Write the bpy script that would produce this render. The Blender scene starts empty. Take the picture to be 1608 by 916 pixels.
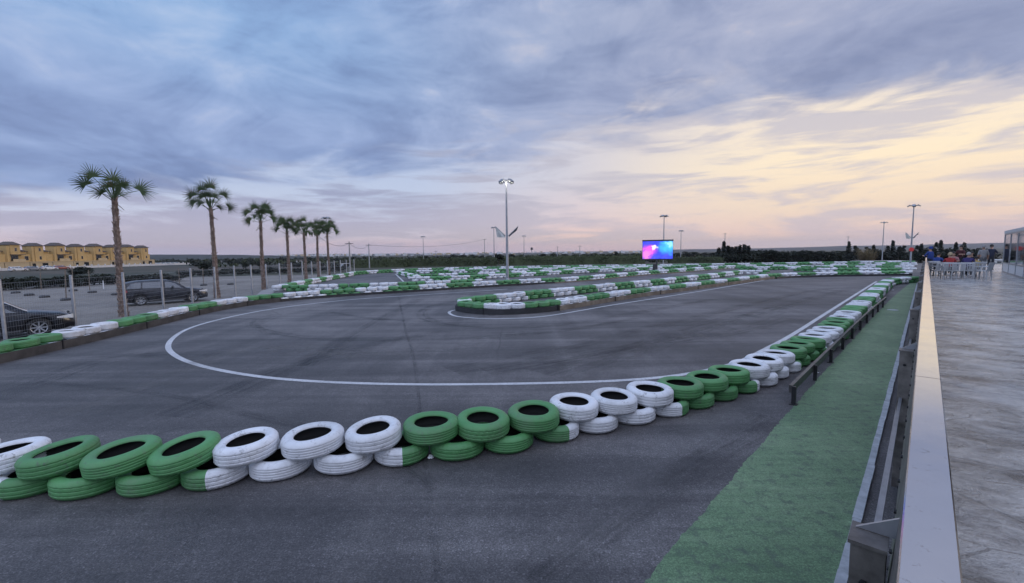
import bpy, bmesh, math, random
from mathutils import Vector, Matrix
random.seed(7)
R = math.radians
scene = bpy.context.scene
col = scene.collection

# ------------------------------------------------------------------ camera frame
FPX, CX, CY, EYE = 700.0, 804.0, 458.0, 2.6
PITCH, ROLL = math.atan(61 / 700.0), R(0.7)
FWD = Vector((0, math.cos(PITCH), -math.sin(PITCH)))
UP0 = Vector((0, math.sin(PITCH), math.cos(PITCH)))
RT = Vector((math.cos(ROLL), 0, 0)) - UP0 * math.sin(ROLL)
UPV = UP0 * math.cos(ROLL) + Vector((math.sin(ROLL), 0, 0))
CAM = Vector((0, 0, EYE))

def ray(x, y): return FWD + RT * ((x - CX) / FPX) - UPV * ((y - CY) / FPX)
def P(x, y, z=0.0):
    d = ray(x, y); return CAM + d * ((z - EYE) / d.z)
def D(x, y, depth):
    d = ray(x, y); return CAM + d * (depth / d.y)
def proj(p):
    v = Vector(p) - CAM; k = v.dot(FWD)
    if k < .05: return (-9999, -9999)
    return (CX + FPX * v.dot(RT) / k, CY - FPX * v.dot(UPV) / k)
AZ = R(42.85)
UA = Vector((math.sin(AZ), math.cos(AZ), 0))          # along the terrace railing
UN = Vector((math.cos(AZ), -math.sin(AZ), 0))         # across it, towards the terrace
def T(a, p, z=0.0): return UA * a + UN * p + Vector((0, 0, z))

cam = bpy.data.cameras.new("camera"); co = bpy.data.objects.new("camera", cam); col.objects.link(co)
cam.sensor_width = 36; cam.sensor_fit = 'HORIZONTAL'; cam.lens = 36 * FPX / 1608
cam.clip_start = .05; cam.clip_end = 30000
m = Matrix.Identity(4)
for i in range(3):
    m[i][0], m[i][1], m[i][2], m[i][3] = RT[i], UPV[i], -FWD[i], CAM[i]
co.matrix_world = m
scene.camera = co

# ------------------------------------------------------------------ helpers
def tag(o, label=None, cat=None, group=None, kind=None):
    if label: o["label"] = label
    if cat: o["category"] = cat
    if group: o["group"] = group
    if kind: o["kind"] = kind
    return o
def empty(name, loc=(0, 0, 0), rz=0.0):
    o = bpy.data.objects.new(name, None); col.objects.link(o)
    o.location = loc; o.rotation_euler = (0, 0, rz); o.empty_display_size = .2
    return o
def children(o): return [c for c in bpy.data.objects if c.parent == o]
def copy_tree(o, parent=None):
    c = o.copy(); col.objects.link(c); c.parent = parent
    for ch in children(o): copy_tree(ch, c)
    return c

class MB:
    def __init__(s): s.v, s.f, s.mi, s.sm, s.uv = [], [], [], [], {}
    def add(s, verts, faces, mi=0, smooth=False):
        b = len(s.v); s.v += [tuple(v) for v in verts]
        for f in faces:
            s.f.append([b + i for i in f]); s.mi.append(mi); s.sm.append(smooth)
        return s
    def box(s, c, size, mi=0, M=None):
        hx, hy, hz = size[0] / 2, size[1] / 2, size[2] / 2
        vs = [Vector((x, y, z)) for x in (-hx, hx) for y in (-hy, hy) for z in (-hz, hz)]
        if M is not None: vs = [M @ v for v in vs]
        vs = [v + Vector(c) for v in vs]
        return s.add(vs, [(0, 1, 3, 2), (4, 6, 7, 5), (0, 4, 5, 1), (2, 3, 7, 6), (0, 2, 6, 4), (1, 5, 7, 3)], mi)
    def tube(s, pts, r, n=8, mi=0, smooth=True, cap=True):
        pts = [Vector(p) for p in pts]; rs = r if isinstance(r, (list, tuple)) else [r] * len(pts)
        rings = []
        for i, p in enumerate(pts):
            d = (pts[min(i + 1, len(pts) - 1)] - pts[max(i - 1, 0)])
            d = d.normalized() if d.length > 1e-9 else Vector((0, 0, 1))
            a = Vector((0, 0, 1)) if abs(d.z) < .9 else Vector((1, 0, 0))
            x = d.cross(a).normalized(); y = d.cross(x)
            rings.append([p + (x * math.cos(2 * math.pi * k / n) + y * math.sin(2 * math.pi * k / n)) * rs[i] for k in range(n)])
        vs = [v for rg in rings for v in rg]; fs = []
        for i in range(len(pts) - 1):
            for k in range(n):
                k2 = (k + 1) % n
                fs.append((i * n + k, i * n + k2, (i + 1) * n + k2, (i + 1) * n + k))
        s.add(vs, fs, mi, smooth)
        if cap:
            s.add(rings[0], [list(range(n))], mi); s.add(rings[-1], [list(range(n))[::-1]], mi)
        return s
    def bar(s, a, b, w, h, mi=0):
        a, b = Vector(a), Vector(b); d = (b - a); L = d.length; d = d / L
        up = Vector((0, 0, 1)) if abs(d.z) < .95 else Vector((0, 1, 0))
        x = d.cross(up).normalized(); y = x.cross(d)
        M = Matrix((x, d, y)).transposed()
        return s.box((a + b) / 2, (w, L, h), mi, M)
    def lathe(s, prof, n=24, mi=0, smooth=True, c=(0, 0, 0), sx=1, sy=1):
        vs = []; fs = []; k = len(prof)
        for j in range(n):
            a = 2 * math.pi * j / n
            for (r, z) in prof: vs.append((c[0] + r * math.cos(a) * sx, c[1] + r * math.sin(a) * sy, c[2] + z))
        for j in range(n):
            j2 = (j + 1) % n
            for i in range(k - 1): fs.append((j * k + i, j2 * k + i, j2 * k + i + 1, j * k + i + 1))
        return s.add(vs, fs, mi, smooth)
    def prism(s, poly, z0, z1, mi=0):
        n = len(poly)
        vs = [(p[0], p[1], z0) for p in poly] + [(p[0], p[1], z1) for p in poly]
        fs = [list(range(n))[::-1], list(range(n, 2 * n))] + [(i, (i + 1) % n, n + (i + 1) % n, n + i) for i in range(n)]
        return s.add(vs, fs, mi)
    def mesh(s, name, mats):
        me = bpy.data.meshes.new(name)
        me.from_pydata(s.v, [], s.f)
        for mt in (mats if isinstance(mats, (list, tuple)) else [mats]): me.materials.append(mt)
        me.polygons.foreach_set("material_index", s.mi)
        me.polygons.foreach_set("use_smooth", s.sm)
        me.update(); return me
    def build(s, name, mats, parent=None, origin=None, norm=True):
        if origin is not None:
            o_ = Vector(origin); s.v = [tuple(Vector(v) - o_) for v in s.v]
        me = s.mesh(name, mats)
        if norm:
            bm = bmesh.new(); bm.from_mesh(me); bmesh.ops.recalc_face_normals(bm, faces=bm.faces); bm.to_mesh(me); bm.free()
        o = bpy.data.objects.new(name, me); col.objects.link(o)
        if parent is not None: o.parent = parent
        elif origin is not None: o.location = origin
        return o

# ------------------------------------------------------------------ materials
class NT:
    def __init__(s, mat):
        s.t = mat.node_tree; s.t.nodes.clear()
    def n(s, typ, **kw):
        nd = s.t.nodes.new(typ)
        for k, v in kw.items():
            if k == 'inp':
                for a, b in v.items():
                    if hasattr(b, 'is_linked') or isinstance(b, bpy.types.NodeSocket): s.t.links.new(b, nd.inputs[a])
                    else: nd.inputs[a].default_value = b
            else: setattr(nd, k, v)
        return nd
    def math(s, op, a, b=0.0, clamp=False):
        nd = s.n('ShaderNodeMath', operation=op, inp={0: a, 1: b}); nd.use_clamp = clamp
        return nd.outputs[0]
    def ramp(s, fac, stops, interp='LINEAR'):
        nd = s.n('ShaderNodeValToRGB'); s.t.links.new(fac, nd.inputs[0]); cr = nd.color_ramp; cr.interpolation = interp
        while len(cr.elements) < len(stops): cr.elements.new(.5)
        for e, (p, c) in zip(cr.elements, stops):
            e.position = p; e.color = (c[0], c[1], c[2], 1) if isinstance(c, (tuple, list)) else (c, c, c, 1)
        return nd.outputs[0]
    def mix(s, fac, a, b, typ='MIX'):
        nd = s.n('ShaderNodeMix', data_type='RGBA', blend_type=typ)
        for k, v in ((0, fac), (6, a), (7, b)):
            if isinstance(v, bpy.types.NodeSocket): s.t.links.new(v, nd.inputs[k])
            else: nd.inputs[k].default_value = (v if k == 0 else (v[0], v[1], v[2], 1))
        return nd.outputs[2]
    def noise(s, vec, scale, detail=4, rough=.55, dist=0, out=0):
        nd = s.n('ShaderNodeTexNoise', inp={'Scale': scale, 'Detail': detail, 'Roughness': rough, 'Distortion': dist})
        if vec is not None: s.t.links.new(vec, nd.inputs['Vector'])
        return nd.outputs[out]
    def mapping(s, vec, scale=(1, 1, 1), rot=(0, 0, 0), loc=(0, 0, 0)):
        return s.n('ShaderNodeMapping', inp={'Vector': vec, 'Scale': scale, 'Rotation': rot, 'Location': loc}).outputs[0]
    def coord(s, which='Object'): return s.n('ShaderNodeTexCoord').outputs[which]
    def bump(s, h, strength=.3, dist=.01):
        return s.n('ShaderNodeBump', inp={'Strength': strength, 'Distance': dist, 'Height': h}).outputs[0]
    def bsdf(s, **kw):
        nd = s.n('ShaderNodeBsdfPrincipled')
        for k, v in kw.items():
            k = k.replace('_', ' ')
            if isinstance(v, bpy.types.NodeSocket): s.t.links.new(v, nd.inputs[k])
            else: nd.inputs[k].default_value = (v[0], v[1], v[2], 1) if isinstance(v, tuple) else v
        o = s.n('ShaderNodeOutputMaterial'); s.t.links.new(nd.outputs[0], o.inputs[0]); s.out = o
        return nd
def mat(name):
    mt = bpy.data.materials.new(name); mt.use_nodes = True
    return mt, NT(mt)
def simple(name, c, rough=.6, metal=0.0, var=.15, vscale=3.0, bump=0.0, bscale=40, spec=.5):
    mt, t = mat(name); o = t.coord('Object')
    n = t.noise(o, vscale, 5, .6)
    c2 = tuple(x * (1 - var) for x in c); c1 = tuple(min(1, x * (1 + var)) for x in c)
    colr = t.ramp(n, [(.3, c2), (.7, c1)])
    kw = dict(Base_Color=colr, Roughness=rough, Metallic=metal)
    if bump: kw['Normal'] = t.bump(t.noise(o, bscale, 4, .6), bump, .01)
    b = t.bsdf(**kw); b.inputs['Specular IOR Level'].default_value = spec
    return mt
def emis(name, c, st):
    mt, t = mat(name); b = t.bsdf(Base_Color=(.8, .8, .8)); b.inputs['Emission Color'].default_value = (*c, 1); b.inputs['Emission Strength'].default_value = st
    return mt

GREEN = (.082, .265, .088)
WHITE = (.74, .75, .77)
def paint_mat(name, mode):
    mt, t = mat(name); o = t.coord('Object')
    rnd = t.n('ShaderNodeObjectInfo').outputs['Random']
    shift = t.n('ShaderNodeVectorMath', operation='ADD', inp={0: o}); cmb = t.n('ShaderNodeCombineXYZ', inp={0: t.math('MULTIPLY', rnd, 37.0), 1: t.math('MULTIPLY', rnd, 91.0)})
    t.t.links.new(cmb.outputs[0], shift.inputs[1]); ov = shift.outputs[0]
    n1 = t.noise(ov, 3.5, 6, .65); n2 = t.noise(ov, 38, 3, .7); n3 = t.noise(ov, 9, 5, .7)
    g = t.ramp(n1, [(.25, (GREEN[0] * .85, GREEN[1] * .86, GREEN[2] * .85)), (.75, (GREEN[0] * 1.25, GREEN[1] * 1.12, GREEN[2] * 1.25))])
    w = t.ramp(n1, [(.25, (.62, .63, .66)), (.55, WHITE), (.8, (.79, .79, .81))])
    if mode == 'white': c = w
    elif mode == 'green': c = g
    else:
        x = t.n('ShaderNodeSeparateXYZ', inp={0: o}).outputs[0]
        e = t.math('ADD', x, t.math('MULTIPLY', t.math('SUBTRACT', n3, .5), .02))
        c = t.mix(t.math('GREATER_THAN', e, 0.0), w, g)
    val = t.math('ADD', .84, t.math('MULTIPLY', rnd, .18))
    c = t.mix(1.0, c, t.n('ShaderNodeCombineColor', inp={0: val, 1: val, 2: val}).outputs[0], 'MULTIPLY')
    scuff = t.math('MULTIPLY', t.ramp(n3, [(.55, 0.0), (.66, 1.0)]), t.ramp(n2, [(.42, 0.0), (.56, 1.0)]))
    c = t.mix(t.math('MULTIPLY', scuff, .6), c, (.10, .095, .09))
    c = t.mix(t.math('MULTIPLY', t.ramp(t.noise(ov, 1.7, 5, .7), [(.48, 0.0), (.72, 1.0)]), .38), c, (.16, .15, .13))
    t.bsdf(Base_Color=c, Roughness=.55, Normal=t.bump(n2, .25, .004))
    return mt
M = {}
M['tw'] = paint_mat('white_tyre_paint', 'white'); M['tg'] = paint_mat('green_tyre_paint', 'green'); M['ts'] = paint_mat('split_tyre_paint', 'split')
M['rubber'] = simple('black_rubber', (.012, .012, .013), .7, 0, .3)
M['belt'] = simple('black_belt', (.022, .022, .025), .55, 0, .4, 2)
def timber():
    mt, t = mat('weathered_timber'); o = t.coord('Object')
    n = t.noise(o, 1.6, 6, .65); n2 = t.noise(t.mapping(o, (3, 3, 60)), 1.0, 4, .6)
    c = t.ramp(n, [(.28, (.10, .082, .066)), (.5, (.19, .155, .12)), (.74, (.33, .28, .22))])
    c = t.mix(t.math('MULTIPLY', n2, .55), c, (.07, .058, .048))
    t.bsdf(Base_Color=c, Roughness=.75, Normal=t.bump(n2, .4, .01)); return mt
M['timber'] = timber()
M['dtimber'] = simple('dark_timber', (.055, .050, .047), .8, 0, .45, 2.5, .4, 25)
M['galv'] = simple('galvanised_steel', (.36, .37, .39), .42, .75, .18, 6)
M['pole'] = simple('lamp_pole_steel', (.30, .31, .33), .5, .5, .2, 2)
M['dsteel'] = simple('dark_steel', (.05, .052, .056), .45, .5, .3, 4)
M['black'] = simple('black_metal', (.018, .018, .02), .5, .2, .3, 4)
M['wplast'] = simple('white_plastic', (.78, .78, .79), .4, 0, .05)
M['wwall'] = simple('white_render', (.62, .61, .60), .8, 0, .1, 1.0)
M['dark'] = simple('dark_plastic', (.03, .03, .033), .5, 0, .2)

def asphalt():
    mt, t = mat('track_asphalt'); o = t.coord('Object')
    big = t.noise(o, .16, 6, .62, .6); str_ = t.noise(t.mapping(o, (.06, .9, 1), (0, 0, R(-18))), 1.0, 6, .65, .8)
    st2 = t.noise(t.mapping(o, (.9, .07, 1), (0, 0, R(-40))), 1.0, 5, .6, .6)
    fine = t.noise(o, 60, 3, .8); mid = t.noise(o, 6, 6, .72); mott = t.noise(o, 17, 4, .7)
    f = t.math('ADD', t.math('MULTIPLY', big, .45), t.math('ADD', t.math('MULTIPLY', str_, .35), t.math('MULTIPLY', st2, .2)))
    c = t.ramp(f, [(.38, (.036, .034, .035)), (.48, (.076, .071, .072)), (.58, (.150, .140, .138))])
    c = t.mix(.55, c, t.ramp(mid, [(.3, .72), (.7, 1.25)]), 'MULTIPLY')
    c = t.mix(.8, c, t.ramp(fine, [(.32, .35), (.5, 1.0), (.72, 2.1)]), 'MULTIPLY')
    st_ = t.n('ShaderNodeTexVoronoi', inp={'Vector': o, 'Scale': 72.0}).outputs['Color']; sv_ = t.n('ShaderNodeSeparateColor', inp={0: st_}).outputs[0]
    c = t.mix(.45, c, t.ramp(sv_, [(0, .6), (.6, 1.0), (.9, 1.3), (.985, 2.4)]), 'MULTIPLY')
    c = t.mix(.5, c, t.ramp(mott, [(.35, .7), (.65, 1.35)]), 'MULTIPLY')
    vo = t.n('ShaderNodeTexVoronoi', feature='DISTANCE_TO_EDGE', inp={'Vector': t.mix(.18, o, t.noise(o, .8, 4, .6, 0, 1), 'ADD'), 'Scale': .17})
    crack = t.math('MULTIPLY', t.ramp(vo.outputs['Distance'], [(.0, 1.0), (.0045, 0.0)]), t.ramp(t.noise(o, .13, 3), [(.48, 0.0), (.56, 1.0)]))
    c = t.mix(t.math('MULTIPLY', crack, .6), c, (.016, .016, .018))
    ro = t.math('ADD', .58, t.math('MULTIPLY', big, .22))
    b = t.bsdf(Base_Color=c, Roughness=ro, Normal=t.bump(t.math('ADD', fine, t.math('MULTIPLY', mid, .6)), .55, .012))
    return mt
M['asphalt'] = asphalt()
def greenfloor():
    mt, t = mat('green_floor_paint'); o = t.coord('Object')
    big = t.noise(o, .5, 6, .68, .4); fine = t.noise(o, 90, 3, .75); mid = t.noise(o, 7, 6, .72)
    brush = t.noise(t.mapping(o, (1.2, 12, 1), (0, 0, R(25))), 1, 5, .7, .5)
    c = t.ramp(t.math('ADD', t.math('MULTIPLY', big, .6), t.math('MULTIPLY', brush, .4)), [(.34, (.078, .145, .072)), (.50, (.130, .220, .112)), (.66, (.205, .295, .165))])
    c = t.mix(.75, c, t.ramp(fine, [(.32, .5), (.5, 1.0), (.72, 1.5)]), 'MULTIPLY')
    gv = t.n('ShaderNodeSeparateColor', inp={0: t.n('ShaderNodeTexVoronoi', inp={'Vector': o, 'Scale': 85.0}).outputs['Color']}).outputs[0]
    c = t.mix(.5, c, t.ramp(gv, [(0, .55), (.6, 1.0), (.95, 1.5)]), 'MULTIPLY')
    wear = t.math('MULTIPLY', t.ramp(mid, [(.50, 0.0), (.64, 1.0)]), .6)
    c = t.mix(wear, c, (.05, .065, .06))
    t.bsdf(Base_Color=c, Roughness=.62, Normal=t.bump(fine, .5, .01)); return mt
M['gfloor'] = greenfloor()
def linepaint():
    mt, t = mat('white_road_paint'); o = t.coord('Object')
    n = t.noise(o, 22, 5, .75); n2 = t.noise(o, 1.2, 4, .6)
    c = t.ramp(n2, [(.3, (.42, .42, .43)), (.7, (.60, .60, .61))])
    c = t.mix(t.math('MULTIPLY', t.ramp(n, [(.52, 0.0), (.66, 1.0)]), .7), c, (.10, .10, .105))
    t.bsdf(Base_Color=c, Roughness=.6); return mt
M['line'] = linepaint()
def skidmat():
    mt, t = mat('rubber_skid'); uv = t.n('ShaderNodeUVMap').outputs[0]; o = t.coord('Object')
    x = t.n('ShaderNodeSeparateXYZ', inp={0: uv})
    e = t.math('MULTIPLY', t.math('SUBTRACT', 1.0, t.math('ABSOLUTE', t.math('SUBTRACT', t.math('MULTIPLY', x.outputs[0], 2.0), 1.0))), 1.6, True)
    lines = t.noise(t.mapping(uv, (9, .35, 1)), 1, 3, .6)
    n = t.noise(o, 1.1, 5, .7)
    a = t.math('MULTIPLY', t.math('MULTIPLY', e, t.ramp(lines, [(.38, .15), (.62, 1.0)])), t.math('MULTIPLY', t.ramp(n, [(.3, .1), (.65, 1.0)]), .40))
    ends = t.math('MULTIPLY', x.outputs[2], 1.0)
    b = t.bsdf(Base_Color=(.022, .022, .026), Roughness=.55); t.t.links.new(a, b.inputs['Alpha']); return mt
M['skid'] = skidmat()
def gravel():
    mt, t = mat('gravel'); o = t.coord('Object')
    big = t.noise(o, .12, 6, .65); fine = t.noise(o, 9, 6, .8); f2 = t.noise(o, 45, 3, .8)
    c = t.ramp(big, [(.35, (.15, .135, .12)), (.65, (.26, .24, .215))])
    c = t.mix(.8, c, t.ramp(fine, [(.35, .6), (.65, 1.35)]), 'MULTIPLY'); c = t.mix(.7, c, t.ramp(f2, [(.35, .55), (.65, 1.4)]), 'MULTIPLY')
    t.bsdf(Base_Color=c, Roughness=.95, Normal=t.bump(f2, .6, .03)); return mt
M['gravel'] = gravel()
def land():
    mt, t = mat('dry_field_land'); o = t.coord('Object')
    n = t.noise(t.mapping(o, (1, 2.4, 1)), .008, 6, .6, .6); n2 = t.noise(o, .12, 6, .7)
    vo = t.n('ShaderNodeTexVoronoi', inp={'Vector': t.mapping(o, (1, 2.2, 1), (0, 0, .3)), 'Scale': .006}).outputs['Color']
    c = t.ramp(n, [(.3, (.022, .028, .015)), (.48, (.040, .044, .026)), (.58, (.085, .076, .052)), (.72, (.03, .036, .020))])
    c = t.mix(.35, c, t.mix(.5, vo, (.5, .5, .4)), 'MULTIPLY'); c = t.mix(.8, c, t.ramp(n2, [(.3, .55), (.7, 1.35)]), 'MULTIPLY')
    t.bsdf(Base_Color=c, Roughness=.95); return mt
M['land'] = land()
def hillmat():
    mt, t = mat('wooded_hill'); o = t.coord('Object')
    n = t.noise(o, .006, 7, .7); c = t.ramp(n, [(.35, (.010, .014, .012)), (.55, (.017, .022, .018)), (.7, (.034, .035, .028))])
    t.bsdf(Base_Color=c, Roughness=1.0); return mt
M['hill'] = hillmat()
def terrace():
    mt, t = mat('stamped_concrete'); o = t.coord('Object')
    w = t.mapping(o, (1, 1, 1), (0, 0, R(35)))
    slab = t.noise(t.mapping(w, (1.0, 1.7, 1)), 1.5, 8, .72, .35); det = t.noise(t.mapping(w, (1, 1.6, 1)), 13, 6, .75, .3)
    vo = t.n('ShaderNodeTexVoronoi', feature='DISTANCE_TO_EDGE', inp={'Vector': t.mix(.25, t.mapping(w, (1, 1.9, 1)), t.noise(o, 1.6, 4, .6, 0, 1), 'ADD'), 'Scale': .85})
    edge = t.ramp(vo.outputs['Distance'], [(0, 0.0), (.02, 1.0)])
    h = t.math('ADD', t.math('MULTIPLY', slab, 1.0), t.math('ADD', t.math('MULTIPLY', det, .28), t.math('MULTIPLY', edge, .12)))
    c = t.ramp(slab, [(.36, (.12, .118, .115)), (.47, (.34, .33, .315)), (.60, (.60, .58, .55))])
    c = t.mix(.6, c, t.ramp(det, [(.3, .65), (.7, 1.25)]), 'MULTIPLY')
    c = t.mix(t.math('MULTIPLY', t.math('SUBTRACT', 1.0, edge), .25), c, (.10, .095, .09))
    ro = t.ramp(t.noise(o, 1.1, 5, .6), [(.35, .10), (.65, .36)])
    b = t.bsdf(Base_Color=c, Roughness=ro, Normal=t.bump(h, 1.0, .14)); b.inputs['Specular IOR Level'].default_value = 1.0
    return mt
M['terrace'] = terrace()
def capmetal():
    mt, t = mat('brushed_aluminium'); o = t.coord('Object')
    n = t.noise(o, 1.5, 5, .6); sp = t.noise(o, 30, 5, .75); rn = t.noise(o, 4, 6, .7)
    c = t.ramp(n, [(.3, (.60, .61, .63)), (.7, (.70, .71, .73))])
    c = t.mix(t.math('MULTIPLY', t.ramp(sp, [(.60, 0.0), (.70, 1.0)]), .5), c, (.30, .29, .28))
    t.bsdf(Base_Color=c, Metallic=1.0, Roughness=t.ramp(rn, [(.3, .10), (.7, .19)]), Normal=t.bump(t.noise(t.mapping(o, (60, 60, 1), (0, 0, 0)), 1.0, 3, .7), .03, .004)); return mt
M['cap'] = capmetal()
M['sheet'] = simple('stained_sheet_steel', (.20, .18, .165), .5, .5, .45, 7, .1)
M['mortar'] = simple('pale_kerb_concrete', (.42, .43, .44), .85, 0, .25, 9, .5, 60)
M['concrete'] = simple('grey_concrete', (.28, .27, .26), .85, 0, .2, 3)

def glass(name, tint=(.04, .05, .06), rough=.03, see=.25):
    mt, t = mat(name)
    tr = t.n('ShaderNodeBsdfTransparent', inp={0: (.55, .58, .60, 1)}); gl = t.n('ShaderNodeBsdfGlossy', inp={0: (.9, .9, .9, 1), 1: rough})
    df = t.n('ShaderNodeBsdfDiffuse', inp={0: (*tint, 1)})
    m1 = t.n('ShaderNodeMixShader', inp={0: see, 1: df.outputs[0], 2: tr.outputs[0]})
    fr = t.n('ShaderNodeFresnel', inp={0: 1.5})
    m2 = t.n('ShaderNodeMixShader', inp={0: t.math('ADD', t.math('MULTIPLY', fr.outputs[0], 1.0), .06, True), 1: m1.outputs[0], 2: gl.outputs[0]})
    o = t.n('ShaderNodeOutputMaterial'); t.t.links.new(m2.outputs[0], o.inputs[0]); return mt
M['glass'] = glass('clear_window_glass', (.10, .10, .11), .04, .55)
M['carglass'] = glass('tinted_car_glass', (.11, .13, .16), .03, .2)
M['lens'] = glass('headlight_lens', (.70, .70, .70), .05, .05)

def bark():
    mt, t = mat('palm_bark'); o = t.coord('Object')
    n = t.noise(t.mapping(o, (1, 1, .6)), 9, 5, .7); c = t.ramp(n, [(.3, (.075, .050, .040)), (.52, (.19, .135, .105)), (.70, (.40, .31, .26))])
    t.bsdf(Base_Color=c, Roughness=.9, Normal=t.bump(n, .6, .03)); return mt
M['bark'] = bark()
def leaf(name, c, var=.35, trans=.15):
    mt, t = mat(name); o = t.coord('Object'); n = t.noise(o, 1.3, 4, .7); n2 = t.n('ShaderNodeObjectInfo').outputs['Random']
    f = t.math('ADD', t.math('MULTIPLY', n, .8), t.math('MULTIPLY', n2, .2))
    c2 = t.ramp(f, [(.3, tuple(x * (1 - var) for x in c)), (.7, tuple(x * (1 + var) for x in c))])
    b = t.bsdf(Base_Color=c2, Roughness=.65); b.inputs['Specular IOR Level'].default_value = .3
    return mt
M['palmleaf'] = leaf('palm_leaf', (.050, .078, .030))
M['deadleaf'] = leaf('dry_palm_leaf', (.13, .10, .06))
M['hedge'] = leaf('orchard_leaf', (.055, .068, .030)); M['darkleaf'] = leaf('dark_tree_leaf', (.018, .024, .015))
M['cypress'] = leaf('cypress_leaf', (.016, .022, .015)); M['dryleaf'] = leaf('dry_reed_leaf', (.13, .105, .055))
M['trunk'] = simple('grey_trunk', (.09, .075, .06), .9, 0, .3, 4)
M['ochre'] = simple('ochre_render', (.52, .35, .145), .85, 0, .10, .4)
M['cream'] = simple('cream_render', (.48, .37, .22), .85, 0, .1, .5)
M['rooft'] = simple('grey_brown_roof', (.085, .068, .06), .85, 0, .3, 2)
M['winpane'] = glass('house_window', (.02, .022, .025), .05, .0)
M['redroof'] = simple('red_roof_tiles', (.28, .12, .08), .85, 0, .2, 1)
M['bluewall'] = simple('pale_blue_wall', (.48, .56, .62), .8, 0, .1, 1)

# ------------------------------------------------------------------ curves on the ground
def catmull(pts, step):
    pts = [Vector(p) for p in pts]
    dense = []
    n = len(pts)
    for i in range(n - 1):
        p0, p1, p2, p3 = pts[max(i - 1, 0)], pts[i], pts[i + 1], pts[min(i + 2, n - 1)]
        for k in range(16):
            t = k / 16
            dense.append(.5 * ((2 * p1) + (p2 - p0) * t + (2 * p0 - 5 * p1 + 4 * p2 - p3) * t * t + (3 * p1 - p0 - 3 * p2 + p3) * t ** 3))
    dense.append(pts[-1])
    out = [dense[0]]; acc = 0.0
    for a, b in zip(dense, dense[1:]):
        L = (b - a).length
        while acc + L >= step and L > 1e-9:
            f = (step - acc) / L; a = a.lerp(b, f); out.append(a.copy()); L = (b - a).length; acc = 0.0
        acc += L
    return out
def relax(pts, it):
    for _ in range(it):
        pts = [pts[0]] + [(pts[i - 1] + pts[i] * 2 + pts[i + 1]) / 4 for i in range(1, len(pts) - 1)] + [pts[-1]]
    return pts
def G(px): return [P(x, y, 0) for x, y in px]
def ribbon(name, pts, w, z, m_, step=.4, smooth=6, label=None):
    c = relax(catmull(pts, step), smooth); n = len(c); vs = []; fs = []
    for i, p in enumerate(c):
        d = (c[min(i + 1, n - 1)] - c[max(i - 1, 0)]); d.z = 0; d.normalize(); s = Vector((d.y, -d.x, 0))
        ww = w[0] + (w[1] - w[0]) * i / (n - 1) if isinstance(w, tuple) else w
        vs += [(p - s * ww / 2).to_tuple()[:2] + (z,), (p + s * ww / 2).to_tuple()[:2] + (z,)]
    for i in range(n - 1): fs.append((2 * i, 2 * i + 1, 2 * i + 3, 2 * i + 2))
    me = bpy.data.meshes.new(name); me.from_pydata(vs, [], fs); me.materials.append(m_)
    uv = me.uv_layers.new(name='UVMap')
    for pl in me.polygons:
        for li in pl.loop_indices:
            vi = me.loops[li].vertex_index; uv.data[li].uv = (vi % 2, (vi // 2) * step)
    o = bpy.data.objects.new(name, me); col.objects.link(o); tag(o, label, None, None, 'structure'); return o

# ------------------------------------------------------------------ ground, track, terrace
def hland(x, y):
    r = math.hypot(x, y)
    def sm(a, b, v):
        t = min(1, max(0, (v - a) / (b - a))); return t * t * (3 - 2 * t)
    h = -.30 - 1.75 * sm(95, 200, r) - 3.0 * sm(200, 700, r)
    h += .7 * sm(0, 1, (-x - 90) / 60) * sm(100, 220, r)
    h += .25 * math.sin(x * .013 + 1) * math.sin(y * .017) * sm(200, 500, r)
    return h
vs = [(0, 0, -.30)]; fs = []; NA = 160
radii = [10, 25, 45, 70, 95, 110, 125, 140, 155, 170, 185, 200, 230, 270, 320, 400, 520, 700, 1000, 1500, 2300, 3500, 5500, 9000]
for r in radii:
    for k in range(NA):
        a = 2 * math.pi * k / NA; x, y = r * math.cos(a), r * math.sin(a); vs.append((x, y, hland(x, y)))
for k in range(NA): fs.append((0, 1 + k, 1 + (k + 1) % NA))
for i in range(len(radii) - 1):
    for k in range(NA):
        a, b = 1 + i * NA, 1 + (i + 1) * NA; k2 = (k + 1) % NA; fs.append((a + k, b + k, b + k2, a + k2))
mb = MB(); mb.add(vs, fs, 0, True); tag(mb.build('ground', M['land'], norm=False), 'dry farmland plain', kind='structure')

L_px = [(58, 557), (110, 546), (151, 538), (207, 522), (242, 513), (294, 500), (335, 489), (377, 481), (424, 475), (470, 471), (520, 467), (594, 462), (640, 459.5), (710, 455), (779, 450.5), (849, 446.5), (901, 443.5), (952, 438.8), (1004, 433.6), (1074, 428), (1158, 421.5)]
Lw = [Vector((-11.6, 2, 0)), Vector((-12.2, 6, 0)), Vector((-12.6, 9.5, 0))] + G(L_px)
C_px = [(440, 458), (470, 450.5), (505, 443), (535, 437), (558, 432.5)]
D_px = [(558, 432), (611, 428.5), (700, 425), (800, 423), (900, 421), (1000, 420), (1150, 418), (1300, 415.5), (1440, 414)]
Cw, Dw = G(C_px), G(D_px)
poly = [Vector((-12.0, -8, 0)), Vector((-11.9, 2, 0)), Vector((-12.5, 6, 0)), Vector((-12.9, 9.5, 0))]
poly += [p + Vector((-.35, 0, 0)) for p in G(L_px[:8])] + [P(395, 472), P(425, 463)] + [p + Vector((-.5, .3, 0)) for p in Cw] + [p + Vector((-.3, .6, 0)) for p in Dw[1:]]
poly += [Vector((80, 76, 0)), T(110, -.02), T(-8, -.02)]
bm = bmesh.new(); bm.faces.new([bm.verts.new((p.x, p.y, 0)) for p in poly]); bmesh.ops.triangulate(bm, faces=bm.faces)
bmesh.ops.recalc_face_normals(bm, faces=bm.faces)
if sum(f.normal.z for f in bm.faces) < 0: bmesh.ops.reverse_faces(bm, faces=bm.faces)
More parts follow.
